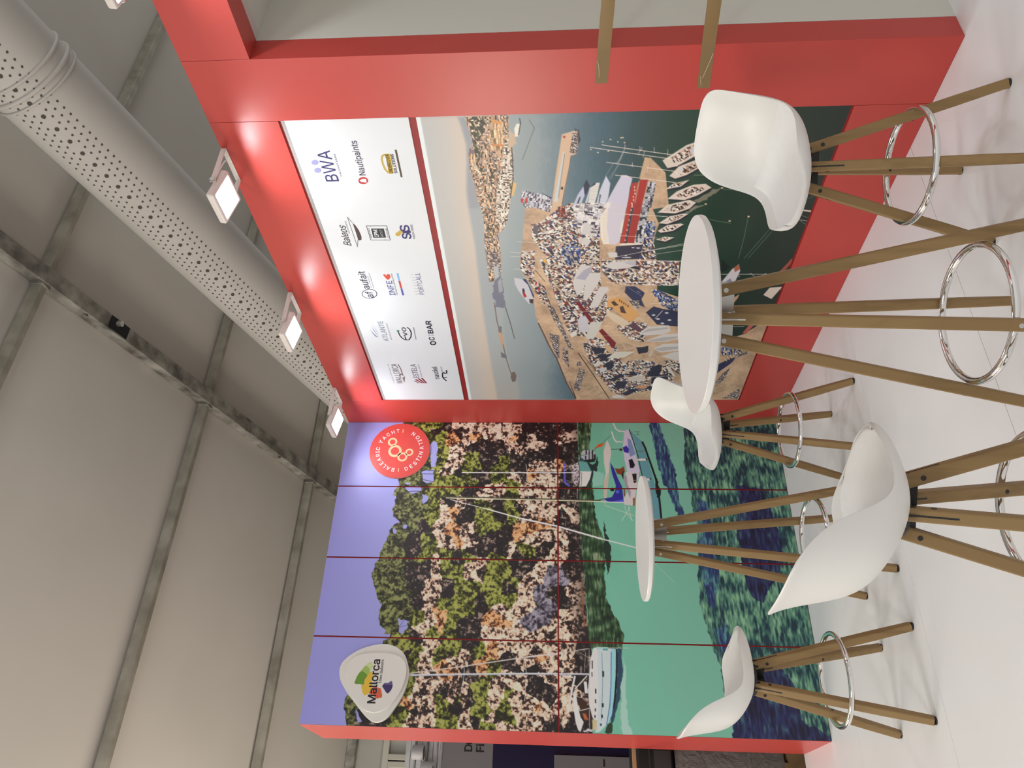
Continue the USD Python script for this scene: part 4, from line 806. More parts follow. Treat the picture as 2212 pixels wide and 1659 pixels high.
LS=[
('bwa',(150,150,198),0,[2403.0,2581.3,2398.3,2583.4,2394.0,2586.9,2390.7,2591.4,2388.6,2596.7,2388.0,2602.0,2388.9,2606.9,2391.2,2610.9,2394.8,2613.7,2399.2,2614.8,2404.0,2614.3,2408.7,2612.2,2413.0,2608.7,2416.3,2604.1,2418.3,2598.9,2418.9,2593.6,2418.0,2588.8,2415.7,2584.7,2412.2,2582.0,2407.8,2580.8]),
('bwa',(150,150,198),0,[2356.3,2580.4,2351.4,2582.5,2347.1,2586.1,2343.7,2590.7,2341.5,2596.0,2340.9,2601.4,2341.8,2606.3,2344.2,2610.4,2347.8,2613.2,2352.3,2614.3,2357.3,2613.8,2362.1,2611.7,2366.4,2608.1,2369.8,2603.5,2371.9,2598.3,2372.5,2592.9,2371.6,2588.0,2369.3,2583.9,2365.7,2581.2,2361.2,2579.9]),
('bwa',(235,238,245),2,[2389.1,2621.9,2377.3,2600.9,2388.1,2584.8,2371.2,2584.9]),
('nauti',(190,34,44),0,[2287.8,2377.4,2281.0,2379.9,2274.9,2384.5,2270.1,2390.7,2267.1,2397.8,2266.2,2405.2,2267.5,2412.2,2270.8,2417.9,2275.9,2422.0,2282.2,2423.9,2289.0,2423.6,2295.8,2420.9,2301.9,2416.3,2306.6,2410.1,2309.5,2403.1,2310.4,2395.7,2309.1,2388.9,2305.8,2383.1,2300.8,2379.1,2294.6,2377.1]),
('nauti',(240,236,238),0,[2288.9,2418.2,2298.4,2405.0,2299.5,2400.3,2297.9,2385.0,2276.3,2387.4,2278.6,2404.8,2278.7,2409.3]),
('uc',(214,180,60),0,[2328.2,2274.1,2327.6,2249.5,2443.0,2245.8,2443.7,2266.2]),
('uc',(190,165,80),4,[2331.1,2273.5,2354.1,2285.4,2385.1,2289.5,2412.7,2289.4,2431.7,2283.5,2440.5,2269.0]),
('uc',(70,58,40),4,[2304.8,2217.4,2464.7,2216.7]),
('bal',(120,120,130),1.6,[2055.7,2530.1,2014.8,2513.9]),
('bal',(120,120,130),1.6,[2055.7,2530.1,1839.9,2527.0,1891.4,2513.3]),
('bal',(62,38,38),0,[2014.8,2513.2,1996.6,2503.3,1960.0,2493.0,1917.7,2489.9,1893.7,2494.0,1888.0,2503.2,1888.7,2512.4,1912.9,2511.6,1965.7,2512.1]),
('ipm',(90,90,105),1.6,[1991.2,2448.5,1988.9,2346.9,1886.2,2347.5,1888.4,2447.7,1991.2,2448.5]),
('ipm',(18,20,30),0,[1971.6,2429.4,1970.1,2365.2,1905.4,2365.7,1905.7,2430.7]),
('sys',(202,170,66),0,[1943.0,2274.6,1939.2,2275.8,1935.7,2278.0,1933.0,2281.0,1931.3,2284.5,1930.7,2288.2,1931.4,2291.6,1933.3,2294.5,1936.1,2296.5,1939.7,2297.5,1943.5,2297.4,1947.4,2296.2,1950.9,2293.9,1953.6,2290.9,1955.3,2287.4,1955.8,2283.8,1955.1,2280.4,1953.3,2277.5,1950.4,2275.5,1946.9,2274.5]),
('sys',(196,164,60),0,[1928.0,2286.8,1923.8,2288.2,1920.1,2290.8,1917.1,2294.3,1915.2,2298.5,1914.6,2302.9,1915.4,2307.0,1917.4,2310.4,1920.5,2312.9,1924.4,2314.2,1928.7,2314.1,1932.9,2312.7,1936.6,2310.1,1939.6,2306.5,1941.4,2302.4,1942.0,2298.0,1941.2,2293.9,1939.2,2290.5,1936.1,2288.0,1932.3,2286.7]),
('sys',(38,34,104),0,[1949.8,2274.9,1954.1,2233.7,1935.8,2234.1,1934.1,2273.9]),
('auf',(80,80,100),2.2,[1455.1,2502.4,1442.8,2506.9,1431.7,2515.1,1422.9,2526.2,1417.4,2539.1,1415.6,2552.6,1417.8,2565.2,1423.7,2575.8,1432.8,2583.2,1444.1,2586.7,1456.5,2586.1,1468.7,2581.4,1479.7,2573.1,1488.3,2562.0,1493.7,2549.2,1495.4,2536.0,1493.2,2523.6,1487.5,2513.1,1478.6,2505.7,1467.5,2502.0,1455.1,2502.4]),
('inf',(214,72,48),0,[1618.1,2437.2,1621.0,2426.0,1607.6,2419.8,1622.0,2414.7,1619.3,2400.1,1599.3,2399.0,1581.8,2408.2,1574.6,2419.6,1589.5,2428.0]),
('inf',(126,184,232),0,[1628.8,2361.9,1630.4,2351.8,1567.9,2352.7,1565.0,2363.2]),
('inf',(196,66,60),0,[1564.4,2362.6,1566.7,2352.1,1505.7,2352.2,1502.7,2362.8]),
('inf',(84,92,172),0,[1500.8,2362.4,1503.8,2351.7,1440.5,2351.5,1440.1,2362.6]),
('port',(185,182,198),1.2,[1615.4,2285.1,1616.4,2271.1]),
('port',(185,182,198),1.2,[1592.4,2285.2,1593.3,2267.6]),
('port',(185,182,198),1.2,[1569.2,2285.4,1570.1,2264.1]),
('port',(185,182,198),1.2,[1545.8,2285.5,1546.8,2270.1]),
('port',(185,182,198),1.2,[1522.2,2285.7,1523.1,2266.6]),
('port',(185,182,198),1.2,[1498.3,2285.8,1499.2,2263.0]),
('port',(185,182,198),1.2,[1474.2,2285.9,1475.2,2269.1]),
('port',(185,182,198),1.2,[1449.8,2286.1,1450.8,2265.5]),
('atl',(120,136,166),0,[1124.0,2607.9,1091.7,2601.9,1052.9,2584.3,1038.1,2576.5,1048.7,2592.8,1087.5,2605.3]),
('atl',(130,146,178),0,[1159.0,2596.6,1108.6,2590.8,1043.3,2572.4,1082.9,2580.8]),
('atl',(140,156,186),0,[1182.0,2583.9,1142.1,2579.0,1065.7,2568.0,1108.4,2575.7]),
('evo',(28,26,44),3.2,[1046.9,2413.7,1010.4,2411.6]),
('evo',(28,26,44),3.2,[1096.9,2445.6,1060.1,2442.9,1029.8,2432.9,1010.4,2415.7,1012.0,2395.0,1042.2,2377.9,1085.0,2368.9,1118.9,2372.5,1139.9,2383.1]),
('evo',(70,130,110),0,[1104.4,2436.7,1101.5,2437.6,1099.0,2439.3,1096.9,2441.6,1095.6,2444.2,1095.2,2446.9,1095.7,2449.5,1097.0,2451.6,1099.1,2453.2,1101.7,2453.9,1104.6,2453.8,1107.4,2452.9,1110.0,2451.2,1112.0,2449.0,1113.3,2446.4,1113.8,2443.6,1113.3,2441.1,1111.9,2438.9,1109.9,2437.4,1107.3,2436.6]),
('evo',(140,140,150),2.4,[1015.0,2351.1,1139.5,2346.7]),
('oci',(28,24,54),4,[977.1,2237.5,971.7,2239.0,966.8,2241.9,962.9,2245.8,960.4,2250.4,959.6,2255.3,960.5,2259.9,963.0,2263.9,967.0,2266.7,971.9,2268.2,977.4,2268.2,982.9,2266.7,987.7,2263.8,991.6,2259.9,994.0,2255.3,994.9,2250.5,994.0,2245.9,991.4,2241.9,987.5,2239.1,982.6,2237.5,977.1,2237.5]),
('oci',(28,24,54),0,[977.2,2249.8,976.2,2250.1,975.2,2250.7,974.4,2251.5,973.9,2252.4,973.7,2253.4,973.9,2254.3,974.4,2255.1,975.2,2255.6,976.2,2255.9,977.3,2255.9,978.4,2255.6,979.4,2255.1,980.1,2254.3,980.6,2253.4,980.8,2252.4,980.6,2251.5,980.1,2250.7,979.3,2250.1,978.3,2249.8]),
('mal',(130,116,112),0,[598.9,2527.6,634.0,2518.2,639.0,2508.0,598.7,2488.0,527.1,2503.4,588.7,2508.4,598.7,2490.2,624.0,2507.9]),
('mal',(120,108,108),3,[746.8,2508.2,698.3,2500.5,639.0,2499.8,623.9,2496.9]),
('est',(132,48,62),0,[549.6,2439.7,551.7,2431.6,521.7,2402.9,518.6,2408.9]),
('est',(132,48,62),0,[564.0,2429.6,568.0,2418.0,522.7,2380.5,518.5,2387.8]),
('est',(132,48,62),0,[576.1,2410.1,580.2,2398.5,522.6,2366.6,518.5,2374.5]),
('est',(132,48,62),0,[580.1,2386.3,583.1,2374.3,519.5,2354.3,518.5,2361.7]),
('nau',(32,28,38),4,[675.3,2207.8,642.8,2209.6,637.9,2222.1,647.8,2229.0,637.9,2238.4,597.9,2242.4,572.6,2235.7,549.0,2223.2]),
('nau',(32,28,38),3,[597.9,2242.4,587.7,2228.3,597.8,2215.1]),
('sign',(106,152,46),0,[223.7,2693.0,258.9,2683.8,283.8,2670.3,292.0,2654.5,282.9,2638.2,276.2,2624.1,267.5,2621.1,246.2,2633.2,214.7,2636.5,219.4,2659.5,218.8,2681.9]),
('sign',(164,192,96),0,[283.8,2670.3,323.6,2639.9,313.4,2619.6,296.0,2607.9,281.8,2609.8,271.0,2621.6,282.9,2638.2,292.0,2654.5]),
('sign',(206,220,160),0,[323.6,2639.9,338.2,2626.7,344.0,2608.5,335.3,2597.9,317.6,2593.8,303.3,2599.5,288.9,2608.9,304.7,2612.8,316.9,2623.9]),
('sign',(232,190,62),0,[281.8,2611.7,292.7,2598.1,275.4,2588.4,247.4,2586.6,226.4,2589.5,202.3,2584.5,181.3,2594.8,163.8,2607.4,158.2,2625.1,173.3,2636.5,210.9,2650.9,214.7,2636.5,246.2,2633.2,267.5,2621.1]),
('sign',(218,96,62),0,[200.6,2584.3,208.2,2557.4,199.8,2548.9,200.2,2534.1,186.5,2528.7,162.8,2520.3,149.1,2520.5,147.0,2535.0,143.3,2545.6,144.7,2556.8,161.3,2573.7,167.5,2596.7,172.6,2599.3,188.4,2588.3]),
('sign',(58,42,102),0,[210.7,2526.1,228.3,2515.2,228.9,2493.0,241.5,2475.8,234.7,2469.5,212.4,2464.3,191.5,2470.1,172.2,2486.3,177.0,2498.0]),
('sign',(96,84,140),0,[228.3,2515.2,228.9,2493.0,241.5,2475.8,234.7,2469.5,219.2,2465.8,218.5,2491.8,220.6,2518.0])]
SG={'back':[282,2798,314,2800,347,2788,384,2753,422,2693,444,2631,456,2567,454,2513,435,2461,399,2419,349,2395,300,2382,251,2384,195,2397,139,2421,88,2452,50,2480,27,2514,20,2546,30,2581,56,2617,92,2655,132,2694,172,2733,213,2766,251,2789],'front':[293,2753,321,2751,350,2739,376,2708,391,2664,398,2604,399,2536,392,2474,375,2431,344,2403,309,2392,267,2393,211,2406,155,2433,110,2468,82,2505,69,2547,70,2584,82,2622,105,2655,138,2686,185,2718,237,2741]}

# ---- the cove print: cliffs from scattered patches, then the shapes
cv = Print(0, 2000, 2, 2998, 3.0, 3.0)
def cove_field(key):
    s = cv; a = s.A
    if key == "sky": return s.mix((s.Z - 2000) / 1000, (0, (158, 166, 226)), (.5, (152, 154, 224)), (1, (146, 146, 220)))
    if key == "blotch": return s.mix(s.n(9, 90, 2) * 1.6 - .3, (0, (40, 34, 40)), (.4, (150, 140, 145)), (1, (240, 232, 232)))
    rip = s.n(11, 41, 2, 4.5); big = s.n(160, 42, 2, 1.6); fine = s.n(6, 47, 1, 3.5)
    if key == "water": return s.mix(s.Z / 1400 + .25 * (big - .5) + .06 * (rip - .5), (0, (116, 176, 158)), (.35, (122, 182, 162)), (.8, (118, 188, 164)), (1, (104, 178, 150)))
    if key == "reflect": return s.mix((s.n(60, 43, 2, .6) * .6 + s.n(7, 44, 2, 6) * .7 - .15), (.2, (22, 34, 26)), (.4, (34, 62, 40)), (.58, (62, 92, 60)), (.72, (96, 126, 92)), (.9, (150, 160, 130)))
    if key == "navy": return s.mix(rip * 1.5 - .25 + .3 * (fine - .5), (.1, (34, 46, 88)), (.5, (50, 74, 118)), (.85, (84, 140, 142)))
    if key == "weed": return s.mix(rip * 1.2 + s.n(90, 45, 2, .8) * .9 - .6 + .35 * (fine - .5), (.1, (26, 52, 66)), (.35, (52, 92, 92)), (.55, (80, 128, 112)), (.8, (112, 160, 130)), (1, (136, 186, 150)))
    if key == "deep": return s.mix(rip * 1.2 + s.n(60, 46, 2) * .6 - .45, (.1, (22, 22, 46)), (.5, (36, 38, 86)), (.75, (44, 62, 96)), (1, (64, 104, 108)))
def cliffs():
    s = cv; pts, lab = [], []
    for k, q in CS:
        p = np.array(q, float).reshape(-1, 2); pts.append(p); lab += [k] * len(p)
    cls = np.array(lab)[cKDTree(np.vstack(pts)).query(np.stack([s.WA, s.WZ], -1))[1]]
    f, g, h = s.n(15, 51, 2), s.n(34, 52, 3), s.n(8, 53, 2)
    t = (f - .5) * 1.5 + (g - .5) * 1.3 + (h - .5) * .7 + .52
    L = {"R": s.mix(t, (.05, (38, 28, 30)), (.33, (84, 62, 54)), (.45, (176, 144, 124)), (.62, (212, 182, 158)), (.95, (236, 214, 196))),
         "O": s.mix(t, (.05, (46, 28, 24)), (.35, (116, 70, 42)), (.5, (186, 126, 80)), (.8, (222, 176, 130))),
         "D": s.mix(t * .8 + .02, (.2, (26, 20, 22)), (.55, (38, 31, 33)), (.72, (66, 56, 52)), (.9, (150, 130, 116))),
         "P": s.mix(t, (.1, (44, 40, 48)), (.5, (98, 92, 108)), (.9, (160, 154, 168))),
         "G": s.mix(t, (.1, (32, 30, 16)), (.4, (70, 72, 26)), (.6, (112, 118, 44)), (.9, (160, 164, 84))),
         "T": s.mix(t, (.1, (28, 28, 20)), (.42, (58, 62, 34)), (.65, (94, 98, 54)), (.95, (136, 140, 88)))}
    for k, c in L.items(): s.C[cls == k] = c[cls == k]
cliffs()
def rock_foot():                                            # the shaded foot of the cliff along the water
    sl, m = cv.cover([(0, 1240), (0, 1330), (300, 1330), (480, 1400), (900, 1390), (1000, 1360), (1500, 1370), (2000, 1400), (2000, 1300)], True, 40)
    cv.blend(sl, m * .55, cv.mix(cv.n(24, 61, 3), (.3, (26, 22, 24)), (.6, (52, 44, 42)), (.75, (150, 128, 112))))
rock_foot()
cv.run(CO, cove_field)
# ---- the marina print
mr = Print(308, 2639, 303, 2101, 3.1, 2.9)
def clutter(s, palette, w, h, rot, seed, second=True):
    rng = np.random.default_rng(seed); pal = np.array(palette, np.float32); c, d = math.cos(rot), math.sin(rot)
    wa, wz = s.A + 5 * (s.n(30, seed + 5) - .5), s.Z + 5 * (s.n(30, seed + 6) - .5)
    def layer(w, h, k):
        i, j = np.floor((wa * c + wz * d) / w).astype(int), np.floor((-wa * d + wz * c) / h).astype(int); i = i + (j % 3) * 7
        tab = np.random.default_rng(seed + k).integers(0, len(pal), (97, 101)); bri = np.random.default_rng(seed + k + 1).uniform(.8, 1.15, (97, 101))
        return pal[tab[i % 97, j % 101]] * bri[i % 97, j % 101][..., None]
    out = layer(w, h, 0)
    if second:
        b = layer(w * 2.3, h * .8, 7); m = s.n(26, seed + 9, 2) > .5; out[m] = b[m]
    return np.clip(out * (.86 + .28 * s.n(6, seed + 3)[..., None]), 0, 255)
def marina_field(key):
    s = mr
    if key == "haze": return s.mix(s.A / 2600 + .1 * (s.n(300, 70) - .5), (0, (166, 162, 156)), (.35, (158, 165, 168)), (1, (146, 151, 158)))
    if key == "sea": return s.mix(s.Z + 40 * (s.n(140, 71, 2) - .5) + 26 * (s.n(9, 72, 1, 3) - .5) * (s.Z < 1600), (312, (24, 36, 31)), (568, (27, 47, 37)), (846, (28, 58, 44)), (1033, (38, 62, 56)), (1165, (46, 70, 76)), (1318, (62, 90, 104)), (1453, (92, 113, 126)), (1590, (132, 144, 150)), (1780, (148, 158, 162)))
    D, Wt, Tn = (52, 44, 48), (222, 210, 200), (192, 160, 132)
    if key == "city": return clutter(s, [Tn, (206, 176, 148), (214, 190, 168), (160, 124, 100), (96, 78, 74), D, (70, 72, 52), (186, 140, 110), (140, 130, 132)], 9, 7, .02, 100)
    if key == "trees": return clutter(s, [(48, 54, 38), (62, 66, 44), (40, 44, 40), (74, 72, 56), (56, 50, 58), Tn, (200, 176, 156), (60, 64, 40)], 10, 7, .3, 110)
    if key == "flats": return clutter(s, [(214, 176, 138), (206, 166, 128), (222, 186, 150), (150, 112, 84), (218, 182, 146)], 40, 5, 0, 120, False)
    if key == "masts": return clutter(s, [Wt, (232, 216, 198), (206, 184, 164), (120, 100, 90), (214, 196, 178), (70, 60, 62)], 5, 9, .03, 130)
    if key == "warf": return clutter(s, [(120, 112, 118), (90, 84, 92), (170, 158, 152), (140, 122, 118), (74, 70, 74), (184, 164, 146)], 9, 7, .1, 140)
    if key == "ground": return s.mix(s.n(90, 81, 3) * .8 + s.n(12, 82, 2) * .3, (.3, (158, 132, 110)), (.55, (184, 154, 128)), (.8, (200, 170, 142)))
    if key == "yard": return clutter(s, [Wt, (206, 196, 190), (176, 150, 126), (60, 52, 58), (42, 40, 56), (188, 176, 170), (92, 78, 76), (180, 150, 122), (130, 60, 52), (52, 66, 110), (222, 212, 206)], 9, 11, .5, 150)
    if key == "cars": return clutter(s, [(54, 48, 56), (150, 140, 142), (84, 76, 84), (200, 190, 186), (60, 60, 78), (176, 150, 126), (110, 98, 98)], 6, 5, .6, 160)
    if key == "blue": return clutter(s, [(40, 52, 100), (56, 84, 150), (200, 194, 196), (44, 42, 64), (150, 140, 140), (110, 130, 170), (36, 36, 60), (190, 164, 140)], 11, 10, .4, 170)
    if key == "ferry": return clutter(s, [(188, 188, 200), (174, 174, 190), (60, 58, 76), (206, 202, 204), (150, 148, 166), (90, 84, 96)], 13, 7, -.2, 180)
    if key == "red": return clutter(s, [(130, 30, 34), (96, 26, 32), (150, 44, 44), (60, 36, 40), (170, 130, 112)], 8, 8, .5, 190)
    if key == "yachts": return clutter(s, [(204, 198, 202), (186, 182, 196), (216, 208, 206), (60, 56, 72), (196, 190, 196), (120, 112, 122), (222, 214, 210)], 8, 26, -.25, 200)
    if key == "boxes": return clutter(s, [(172, 172, 182), (160, 160, 172), (184, 182, 190), (40, 38, 48), (176, 176, 186), (90, 88, 98)], 13, 12, .1, 210)
    if key == "deck": return clutter(s, [(206, 192, 184), (150, 100, 78), (226, 214, 206), (84, 62, 58), (190, 160, 140), (40, 38, 46), (214, 200, 192)], 8, 7, .7, 220)
    if key == "blotch": return s.mix(s.n(9, 90, 2), (.3, D), (.7, Wt))
mr.C[:] = mr.mix((mr.Z - 1850) / 230 + .25 * (mr.A / 2600 - .5), (0, (198, 180, 160)), (.4, (190, 178, 168)), (.8, (176, 174, 172)), (1.1, (170, 171, 171)))
mr.run(MO, marina_field)
sl, m_ = mr.cover([(0, 2081), (3000, 2081), (3000, 2200), (0, 2200)]); mr.blend(sl, m_, (206, 214, 222))
CV_RGB, MR_RGB = cv.colours(), mr.colours()
def print_sheet(pr, rgb, a0, a1, z0, z1, place):
    """one printed sheet cut from the painted picture: a fine grid facing the viewer"""
    ia = np.flatnonzero((pr.a > a0) & (pr.a < a1)); iz = np.flatnonzero((pr.z > z0) & (pr.z < z1)); aa, zz = pr.a[ia].copy(), pr.z[iz].copy()
    aa[0], aa[-1], zz[0], zz[-1] = a0, a1, z0, z1
    A, Z = np.meshgrid(aa / 1000, zz / 1000); v, f = grid(place(A, Z))
    return (v, f[:, [0, 2, 1]]), rgb[np.ix_(iz, ia)].reshape(-1, 3)

# ================================================================= the setting
H, TH, X1, X2, X3, Z1, Z2, Z3 = 3.0, 0.5506, .3077, 2.6386, 2.9378, .3031, 2.6952, 2.7165
fl = thing("floor", kind="structure")
xs = [-.575, .415, 1.4175, 2.413, 3.413, 4.413, 5.413, 6.413]
for a, b in zip(xs[:-1], xs[1:]): part("floor_panel", box(a + .0012, b - .0012, -4.6, 1.5, -.1, 0, .0008), WHITE_FLOOR, fl)
part("seam_strip", box(xs[0] + .02, xs[-1] - .02, -4.58, 1.48, -.098, -.004), SEAM, fl)
CARPET = mottled("hall_carpet", (.10, .098, .075), (.15, .145, .115), 60, .95)
solo("hall_floor", box(-9, 11, -14, 8, -.14, -.1), CARPET, kind="structure")

wl = thing("wall_left", kind="structure")
part("wall_body", box(-TH, -.006, -2.0, 0.12, 0, H, .0015), RED, wl)
BACK_M = plain("cove_panel_core", (.10, .02, .02), .6)
for i in range(4):
    for z0, z1 in ((3, 1495.5), (1504.5, 2998)):
        a0, a1 = i * 500 + (2 if i == 0 else 4.5), (i + 1) * 500 - (1 if i == 3 else 4.5)
        sheet, rgb = print_sheet(cv, CV_RGB, a0, a1, z0, z1, lambda A, Z: np.stack([np.zeros_like(A), A - 2.0, Z], -1))
        p = part("print_panel", sheet, PRINT, wl, color=rgb)
        part("panel_edge", box(-.0058, -.0004, a0 / 1000 - 2, a1 / 1000 - 2, z0 / 1000, z1 / 1000), BACK_M, p)
part("gap_backing", box(-.0062, -.0052, -1.998, -.001, .004, H - .002), plain("cove_gap_red", (.36, .006, .008), .5), wl)

wb = thing("wall_back", kind="structure")
def board(x0, x1, z0, z1, d=.1225): part("board", box(x0 + .0005, x1 - .0005, 0, d, z0 + .0005, z1 - .0005, .001), RED, wb)
board(0, X1, 0, H); board(X1, X2, Z2, H); board(X1, X2, 0, Z1); board(X2, X3, 0, H); board(X3, 4.25, Z3, H); board(4.25, 4.6, 0, H)
part("backing", box(X1 - .002, X2 + .002, .008, .11, Z1 - .002, Z2 + .002), GAP_RED, wb)
SHADE_GREY = plain("shade_strip_grey", (.33, .31, .31), .5)
part("panel_rail", box(X1 + .001, X2 - .001, .0046, .0085, 2.670, 2.6865), SHADE_GREY, wb)  # grey strip standing in for the shade along the panel's top
lp = part("logo_panel", box(X1 + .001, X2 - .001, .004, .0078, 2.132, 2.6702, .0006), PANEL_WHITE, wb)
sheet, rgb = print_sheet(mr, MR_RGB, X1 * 1000 + 1, X2 * 1000 - 1, 312, 2100, lambda A, Z: np.stack([A, np.full_like(A, .004), Z], -1))
mp = part("marina_print", sheet, PRINT, wb, color=rgb)
part("panel_edge", box(X1 + .0012, X2 - .0012, .0044, .0078, .312, 2.100), BACK_M, mp)
# lettering and marks: flat inks on the sheets
def ink_text(text, w, h, bold, shear):
    if not text.strip(): return None
    m = meshkit.text_mesh(text, 1.0, .02, bool(bold)); b = m.bounds; m.apply_translation([-b[0, 0], 0, 0]); m.vertices[:, 0] *= w / (b[1, 0] - b[0, 0]); m.vertices[:, 1] *= h
    m.vertices[:, 2] = np.where(m.vertices[:, 2] > .01, .0003, 0); m.vertices[:, 0] += shear * m.vertices[:, 1]
    return m
def ink_shape(pts, w):
    p = np.array(pts, float).reshape(-1, 2) / 1000
    g = LineString(p).buffer(w * .0011, cap_style=2) if w else Polygon(p).buffer(0)
    return cat([extrude_polygon(k, .0003, engine="earcut") for k in getattr(g, "geoms", [g])])
def inks(names, base):
    """{logo: (mesh, colours)} in (along the wall, up) metres, thickness towards +z"""
    out = {}
    for key in names:
        ms, cs = [], []
        for i, (k, c, w, p) in enumerate([q for q in LS if q[0] == key]):
            m = ink_shape(p, w); m.apply_translation([0, 0, base + .00012 * i]); ms.append(m); cs.append(np.tile(lin(c), (len(m.vertices), 1)))
        for j, (k, text, a0, z0, a1, z1, h, c, bold, shear) in enumerate([q for q in LT if q[0] == key]):
            m = ink_text(text, (a1 - a0) / 1000, h / 1000, bold, shear)
            m.apply_translation([a0 / 1000, z0 / 1000, base + .0008 + .0001 * j]); ms.append(m); cs.append(np.tile(lin(c), (len(m.vertices), 1)))
        out[key] = cat(ms), np.vstack(cs)
    return out
for key, (m, c) in inks(["bwa", "nauti", "uc", "bal", "ipm", "sys", "auf", "inf", "port", "atl", "evo", "oci", "mal", "est", "nau"], 0).items():
    part("logo", xf(m, (1, 0, 0), (0, 0, 1), (0, -1, 0), (0, .004, 0)), INK, lp, color=c)

# the doorway's room
wr = thing("wall_right", kind="structure")
part("side_board", box(X3 - .02, X3 - .0004, .1235, 1.42, 0, 2.80), GLOSS_WHITE, wr)
part("rear_board", box(X3 - .02, 4.3, 1.42, 1.44, 0, 2.80), GLOSS_WHITE, wr)
so = thing("ceiling_001", kind="structure")
part("soffit_board", box(X3, 4.28, .172, 1.418, Z3 + .0005, Z3 + .02), GLOSS_WHITE, so)
part("soffit_rail", box(X3, 4.28, .1235, .1715, Z3 - .0005, Z3 + .02), plain("soffit_rail_red_bounce", (.62, .55, .53), .25), so)  # white rail; its pink tint paints in the red reflected from the frame

# ---- the tent: sloping membrane, purlins, one rafter
SL, XE = .32, -5.28
zr = lambda x: 4.0 + SL * (x - XE)
ce = thing("ceiling", kind="structure")
px_ = [XE, -3.59, -1.76, .16, 2.07, 3.98, 5.9, 7.8]
for a, b in zip(px_[:-1], px_[1:]):
    n, k = 10, 90; X, Y = np.meshgrid(np.linspace(a, b, n), np.linspace(-11, 8, k)); u = (X - a) / (b - a)
    sag = .012 * np.sin(u * PI) + .010 * (meshkit.fbm(np.stack([X * 1.1, Y * .8, 0 * X], -1), 3, 5) - .5) * np.sin(u * PI)
    v, f = grid(np.stack([X, Y, zr(X) - sag], -1)); part("roof_panel", (v, f[:, ::-1]), FABRIC, ce, smooth=True)
def sloped(x0, x1, y0, y1, d0, d1):
    """a bar along the slope, d0..d1 below the membrane"""
    c = np.array([[x, y, zr(x) - d] for x in (x0, x1) for y in (y0, y1) for d in (d0, d1)]); return trimesh.Trimesh(*_hull(c), process=False)
for x in px_[1:-1]:
    q = part("purlin", cat([box(x - .035, x + .035, -11, 1.18, zr(x) - .11, zr(x) - .012, .006), box(x - .035, x + .035, 1.31, 8, zr(x) - .11, zr(x) - .012, .006)]), ALU, ce)
rf = part("rafter", cat([sloped(XE, 7.8, 1.185, 1.30, .012, .135), sloped(XE, 7.8, 1.172, 1.310, .135, .150)]), ALU_DIRTY, ce)
for x, dx in ((.16, .0), (-1.76, 0), (-3.59, 0), (-.30, .05), (-2.95, .03)):
    part("rafter_bolt", cyl([x + dx, 1.16, zr(x + dx) - (.05 if dx == 0 else .10)], [x + dx, 1.19, zr(x + dx) - (.05 if dx == 0 else .10)], .022, 6), STEEL, rf)
part("splice_plate", sloped(-.62, -.42, 1.185, 1.306, .1502, .156), BLACK, rf); part("splice_bolt", cyl([-.50, 1.27, zr(-.5) - .19], [-.50, 1.27, zr(-.5) - .15], .03, 8), STEEL, rf)
for x in px_[1:4]:
    part("purlin_bracket", box(x - .05, x + .05, 1.15, 1.186, zr(x) - .125, zr(x) - .01, .004), ALU_DIRTY, rf)

wf = thing("wall_far", kind="structure")
PALE = mottled("pale_wall_cloth", (.40, .40, .36), (.46, .46, .42), 2, .7)
part("eave_beam", box(XE - .1, XE + .06, -10, 8, 3.90, 4.01, .006), ALU_DIRTY, wf)
part("wall_cloth", box(XE - .06, XE - .04, -10, 8, 3.58, 3.90), PALE, wf); part("wall_rail", box(XE - .05, XE + .02, -10, 8, 3.505, 3.58, .006), plain("pale_wall_rail", (.55, .54, .47), .5), wf)
part("wall_cloth", box(XE - .06, XE - .04, -10, 8, -.1, 3.505), PALE, wf)
for y in (-1.60, -1.68): part("wall_post", box(XE - .04, XE + .02, y - .032, y + .032, -.1, 3.505, .005), plain("pale_wall_post_%d" % (y * -100), (.52, .51, .45), .5), wf)

# ---- fabric air duct under the roof
ang = math.atan(SL); ex = np.array([math.cos(ang), 0, math.sin(ang)]); en = np.array([-math.sin(ang), 0, math.cos(ang)]); ey = np.array([0, 1.0, 0])
DR, DY, DD = .352, 2.29, .60
d0 = np.array([-5.0, DY, zr(-5.0) - DD])
duct = thing("air_duct", "long pale fabric ventilation tube with rows of small holes under the tent roof", "air duct", tuple(d0))
nt, na = 64, 56; T_, A_ = np.meshgrid(np.linspace(0, 9.5, nt), np.linspace(0, 2 * PI, na + 1))
rr = DR + .006 * (meshkit.fbm(np.stack([T_ * 1.2, np.cos(A_) * 2, np.sin(A_) * 2], -1), 3, 3) - .5)
P_ = T_[..., None] * ex + rr[..., None] * (np.cos(A_)[..., None] * ey + np.sin(A_)[..., None] * en)
v, f = grid(P_); part("fabric_tube", (v, f), DUCT, duct, smooth=True)
seam = [6.62 * ex + (DR + .006) * (math.cos(t) * ey + math.sin(t) * en) for t in np.linspace(0, 2 * PI, 60)]
part("joint_band", cat([tube(seam, .016, 8), tube([p + .10 * ex for p in seam], .012, 8), tube([p - .07 * ex for p in seam], .010, 8)]), DUCT, duct, smooth=True)
def hole(t, a, r):
    th = np.arange(9) * 2 * PI / 9; c = t * ex; rim = []
    for q in th: al = a + r * math.sin(q) / DR; rim.append(c + r * math.cos(q) * ex + (DR + .0045) * (math.cos(al) * ey + math.sin(al) * en))
    ctr = c + (DR + .0045) * (math.cos(a) * ey + math.sin(a) * en); v = np.array([ctr] + rim); return trimesh.Trimesh(v, [[0, 1 + (i + 1) % 9, 1 + i] for i in range(9)], process=False)
A0 = PI + .34
t0 = (0.32 * .895 + 4.75 * .105 + 5.0) / math.cos(ang); hs = []
